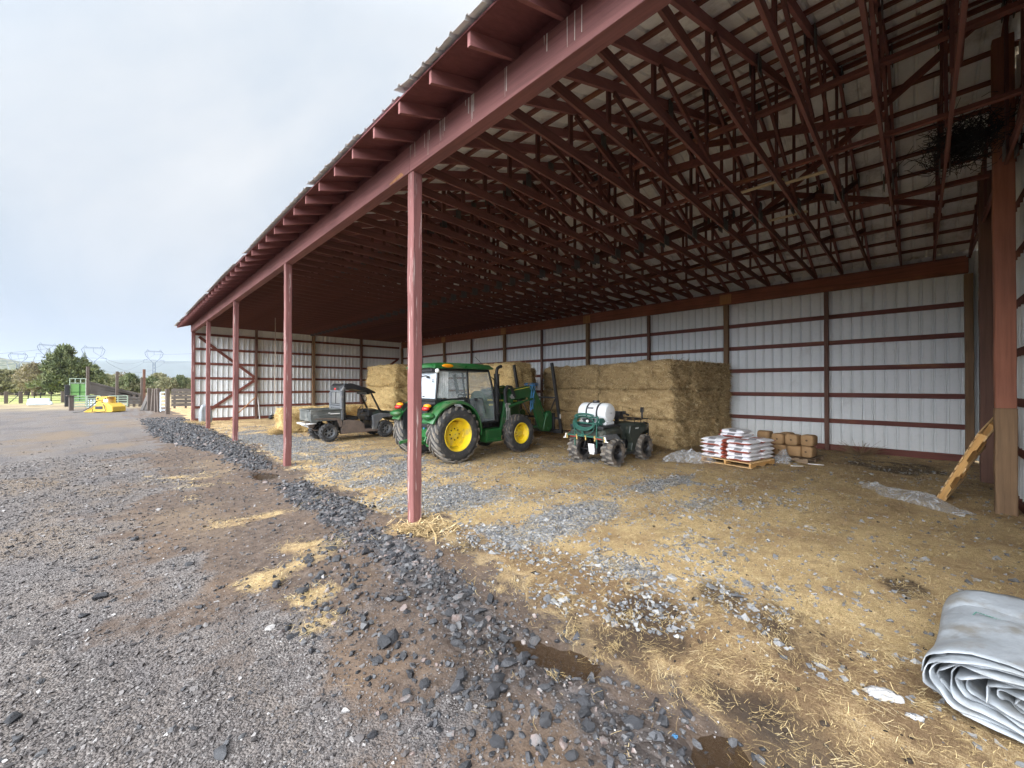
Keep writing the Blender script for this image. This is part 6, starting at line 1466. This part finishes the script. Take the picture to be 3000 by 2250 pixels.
# dry weed by the back wall
mb = MB(); rw = random.Random(12)
for k in range(150):
    a = rw.uniform(0, 6.28); l = rw.uniform(.3, .95); x = rw.gauss(0, .02); y = rw.gauss(0, .03); d = Vector((math.cos(a)*.5, math.sin(a)*1.0, rw.uniform(.15, .8))).normalized()
    p = Vector((x, y, 0)); mb.tube([p, p+d*l*.5, p+d*l+Vector((rw.uniform(-.08,.08), rw.uniform(-.08,.08), rw.uniform(-.05,.03)))], [.006, .005, .003], 3, False)
o = mb.build('dry_weed', M['deadweed'], None, loc=(16.1, 1.0, .02)); o.scale = (.7, .8, .7); tag(o, 'tangle of dry brown weed at the foot of the white back wall', 'weed')
mb = MB(); nv = []
for k in range(900):
    p = Vector((rw.gauss(0, .42), rw.gauss(0, .34), rw.gauss(0, .20))); d = Vector((rw.gauss(0,1), rw.gauss(0,1), rw.gauss(0,.4)-.15)).normalized(); l = rw.uniform(.25, .6)
    mb.tube([p-d*l*.5, p+Vector((0,0,rw.uniform(-.1,.06))), p+d*l*.5], .007, 3, False)
o = mb.build('netting', M['net'], None, loc=(10.1, -.70, 6.25)); o.scale = (.68, .62, .8); tag(o, 'dark tangle of black netting caught in the roof timbers by the gable wall', 'netting')
mb = MB(); mb.tube([(0, 0, 5.9), (.01, 0, 4.2), (-.01, .0, 2.4), (0, 0, 1.25)], .022, 6); mb.ell((0, 0, 1.22), (.05, .05, .08), 8, 5)
o = mb.build('hanging_rope', M['rope'], None, loc=(6.15, 24.5, 0)); tag(o, 'pale rope hanging from the roof before the far gable wall', 'rope')
# grey sheet over something by the far corner post, old boards on the far wall
bmh = bmesh.new(); bmesh.ops.create_icosphere(bmh, subdivisions=4, radius=1); v = np.array([w.co[:] for w in bmh.verts]); f = np.array([[w.index for w in q.verts] for q in bmh.faces]); bmh.free()
d = 1 + (fbm(v[:, 0]*2.2, v[:, 1]*2.2+v[:, 2], 4)-.5)*.5; p = np.sign(v)*np.abs(v)**.6*d[:, None]*np.array([.75, .55, .72]); p[:, 2] = np.maximum(p[:, 2]+.66, 0); p[:, :2] *= (1.0-.22*(p[:, 2:]/1.4-.5))
o = link('covered_heap', npmesh('covered_heap', p, f, True), M['tarp'], loc=(3.62, 28.6, 0), sharp=180); o.scale = (.36, .36, .78); tag(o, 'heap under a pale grey sheet beside the farthest post', 'covered heap')
for p, q_, lab, m_ in (((5.05, 29.75, .05), (6.40, 29.95, 1.42), 'weathered board propped against the far wall post', 'block'), ((6.62, 29.85, .0), (6.56, 29.98, 1.35), 'thin white post standing against the far wall', 'paleplate')):
    mb = MB(); mb.bar(p, q_, .10 if m_ == 'block' else .05, .035); o = mb.build('loose_board', M[m_]); tag(o, lab, 'board')
mb = MB()
for k in range(5): mb.ell((rw.uniform(-.25,.25), rw.uniform(-.2,.2), .12), (.2, .16, .16), 8, 5)
o = mb.build('rubbish_bag', M['black'], None, loc=(7.3, 29.3, 0)); tag(o, 'small dark bundle on the ground by the far wall', 'bundle')
# ------------------------------------------------------------------ sky, sun, air
SUN_EL, SUN_AZ = R(33), R(-100)      # azimuth measured from +Y towards +X
w = bpy.data.worlds.new('World'); SC.world = w; w.use_nodes = True; nt = w.node_tree; nt.nodes.clear(); L = nt.links
sky = nt.nodes.new('ShaderNodeTexSky'); sky.sky_type = 'NISHITA'; sky.sun_disc = False
sky.sun_elevation = SUN_EL; sky.sun_rotation = SUN_AZ; sky.air_density = 1.2; sky.dust_density = 2.0
tc = nt.nodes.new('ShaderNodeTexCoord'); sp = nt.nodes.new('ShaderNodeSeparateXYZ'); L.new(tc.outputs['Generated'], sp.inputs[0])
z = math_(nt, 'MAXIMUM', sp.outputs[2], 0.0)
den = math_(nt, 'ADD', z, .22)
cb = nt.nodes.new('ShaderNodeCombineXYZ')
L.new(math_(nt, 'DIVIDE', sp.outputs[0], den), cb.inputs[0]); L.new(math_(nt, 'DIVIDE', sp.outputs[1], den), cb.inputs[1])
mp = nt.nodes.new('ShaderNodeMapping'); mp.inputs['Rotation'].default_value = (0, 0, R(28)); mp.inputs['Scale'].default_value = (.75, .34, 1); mp.inputs['Location'].default_value = (.4, 1.1, 0)
L.new(cb.outputs[0], mp.inputs['Vector'])
n1 = N(nt, 'ShaderNodeTexNoise', Scale=1.7, Detail=6, Roughness=.55, Distortion=.5); L.new(mp.outputs[0], n1.inputs['Vector'])
n2 = N(nt, 'ShaderNodeTexNoise', Scale=.75, Detail=3, Roughness=.5); L.new(mp.outputs[0], n2.inputs['Vector'])
f = math_(nt, 'ADD', math_(nt, 'MULTIPLY', n1.outputs[0], .55), math_(nt, 'MULTIPLY', n2.outputs[0], .45))
cl = ramp(nt, f, [(.37, (.56, .64, .75)), (.47, (.71, .77, .84)), (.55, (.86, .88, .905)), (.63, (.98, .98, .98))])
hz = ramp(nt, z, [(0., (.42, .505, .66)), (.16, (.47, .565, .71)), (.40, (.70, .765, .85)), (.62, (.86, .89, .93))])
cf = ramp(nt, z, [(.02, .12), (.20, .62), (.5, .95)])
cc = mixc(nt, cf, hz, cl)
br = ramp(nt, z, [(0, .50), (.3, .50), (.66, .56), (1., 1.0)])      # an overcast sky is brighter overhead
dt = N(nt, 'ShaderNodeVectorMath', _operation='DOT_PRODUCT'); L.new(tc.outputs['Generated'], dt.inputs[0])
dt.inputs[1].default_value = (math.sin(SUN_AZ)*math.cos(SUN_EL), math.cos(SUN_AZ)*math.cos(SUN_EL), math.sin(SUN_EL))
gl = math_(nt, 'POWER', math_(nt, 'MAXIMUM', dt.outputs['Value'], 0.0), 3.5)     # unseen sky round the hidden sun, brightness added to light the barn inside
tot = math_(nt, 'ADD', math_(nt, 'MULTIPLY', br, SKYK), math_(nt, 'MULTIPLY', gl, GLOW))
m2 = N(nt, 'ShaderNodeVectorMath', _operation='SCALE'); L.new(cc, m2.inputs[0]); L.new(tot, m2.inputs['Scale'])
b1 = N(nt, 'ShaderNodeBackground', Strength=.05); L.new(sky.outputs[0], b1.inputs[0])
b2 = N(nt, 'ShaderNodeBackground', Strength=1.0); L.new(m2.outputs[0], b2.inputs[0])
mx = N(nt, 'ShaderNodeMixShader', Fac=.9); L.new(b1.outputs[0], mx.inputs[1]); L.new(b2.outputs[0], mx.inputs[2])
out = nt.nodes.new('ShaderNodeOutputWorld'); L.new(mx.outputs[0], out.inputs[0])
sun = bpy.data.lights.new('sun', 'SUN'); sun.energy = 1.2; sun.angle = R(65); sun.color = (1, .97, .92)
so = bpy.data.objects.new('sun', sun); COL.objects.link(so)
d = Vector((math.sin(SUN_AZ)*math.cos(SUN_EL), math.cos(SUN_AZ)*math.cos(SUN_EL), math.sin(SUN_EL)))
so.rotation_euler = (-d).to_track_quat('-Z', 'Y').to_euler(); so.location = (-20, 0, 40)
if HAZE:
    mb = MB(); mb.span((-7100, -400, -2), (7100, 9100, 420)); hm = bpy.data.materials.new('air'); hm.use_nodes = True; h_ = hm.node_tree; h_.nodes.clear()
    pv = N(h_, 'ShaderNodeVolumePrincipled', Density=HAZE, Color=(.80, .88, 1.0, 1), Anisotropy=.1)
    oo = h_.nodes.new('ShaderNodeOutputMaterial'); h_.links.new(pv.outputs[0], oo.inputs['Volume'])
    hb = mb.build('haze', hm); tag(hb, 'thin bluish haze in the distance', kind='stuff'); hb.display_type = 'WIRE'
# the camera solve is in units of .857 m: bring everything to metres
S = .857
for o in [o for o in SC.objects if o.parent is None]:
    o.location = o.location*S
    if o.type not in ('CAMERA', 'LIGHT'): o.scale = o.scale*S
SC.view_settings.view_transform = 'Standard'; SC.view_settings.look = 'None'; SC.view_settings.exposure = EXPO; SC.view_settings.gamma = 1
SC.render.engine = 'CYCLES'; cy = SC.cycles
cy.use_denoising = True; cy.max_bounces = 10; cy.diffuse_bounces = 6; cy.glossy_bounces = 3; cy.transparent_max_bounces = 12; cy.volume_bounces = 0
cy.caustics_reflective = False; cy.caustics_refractive = False; cy.sample_clamp_indirect = 6
try: cy.denoiser = 'OPENIMAGEDENOISE'
except Exception: pass
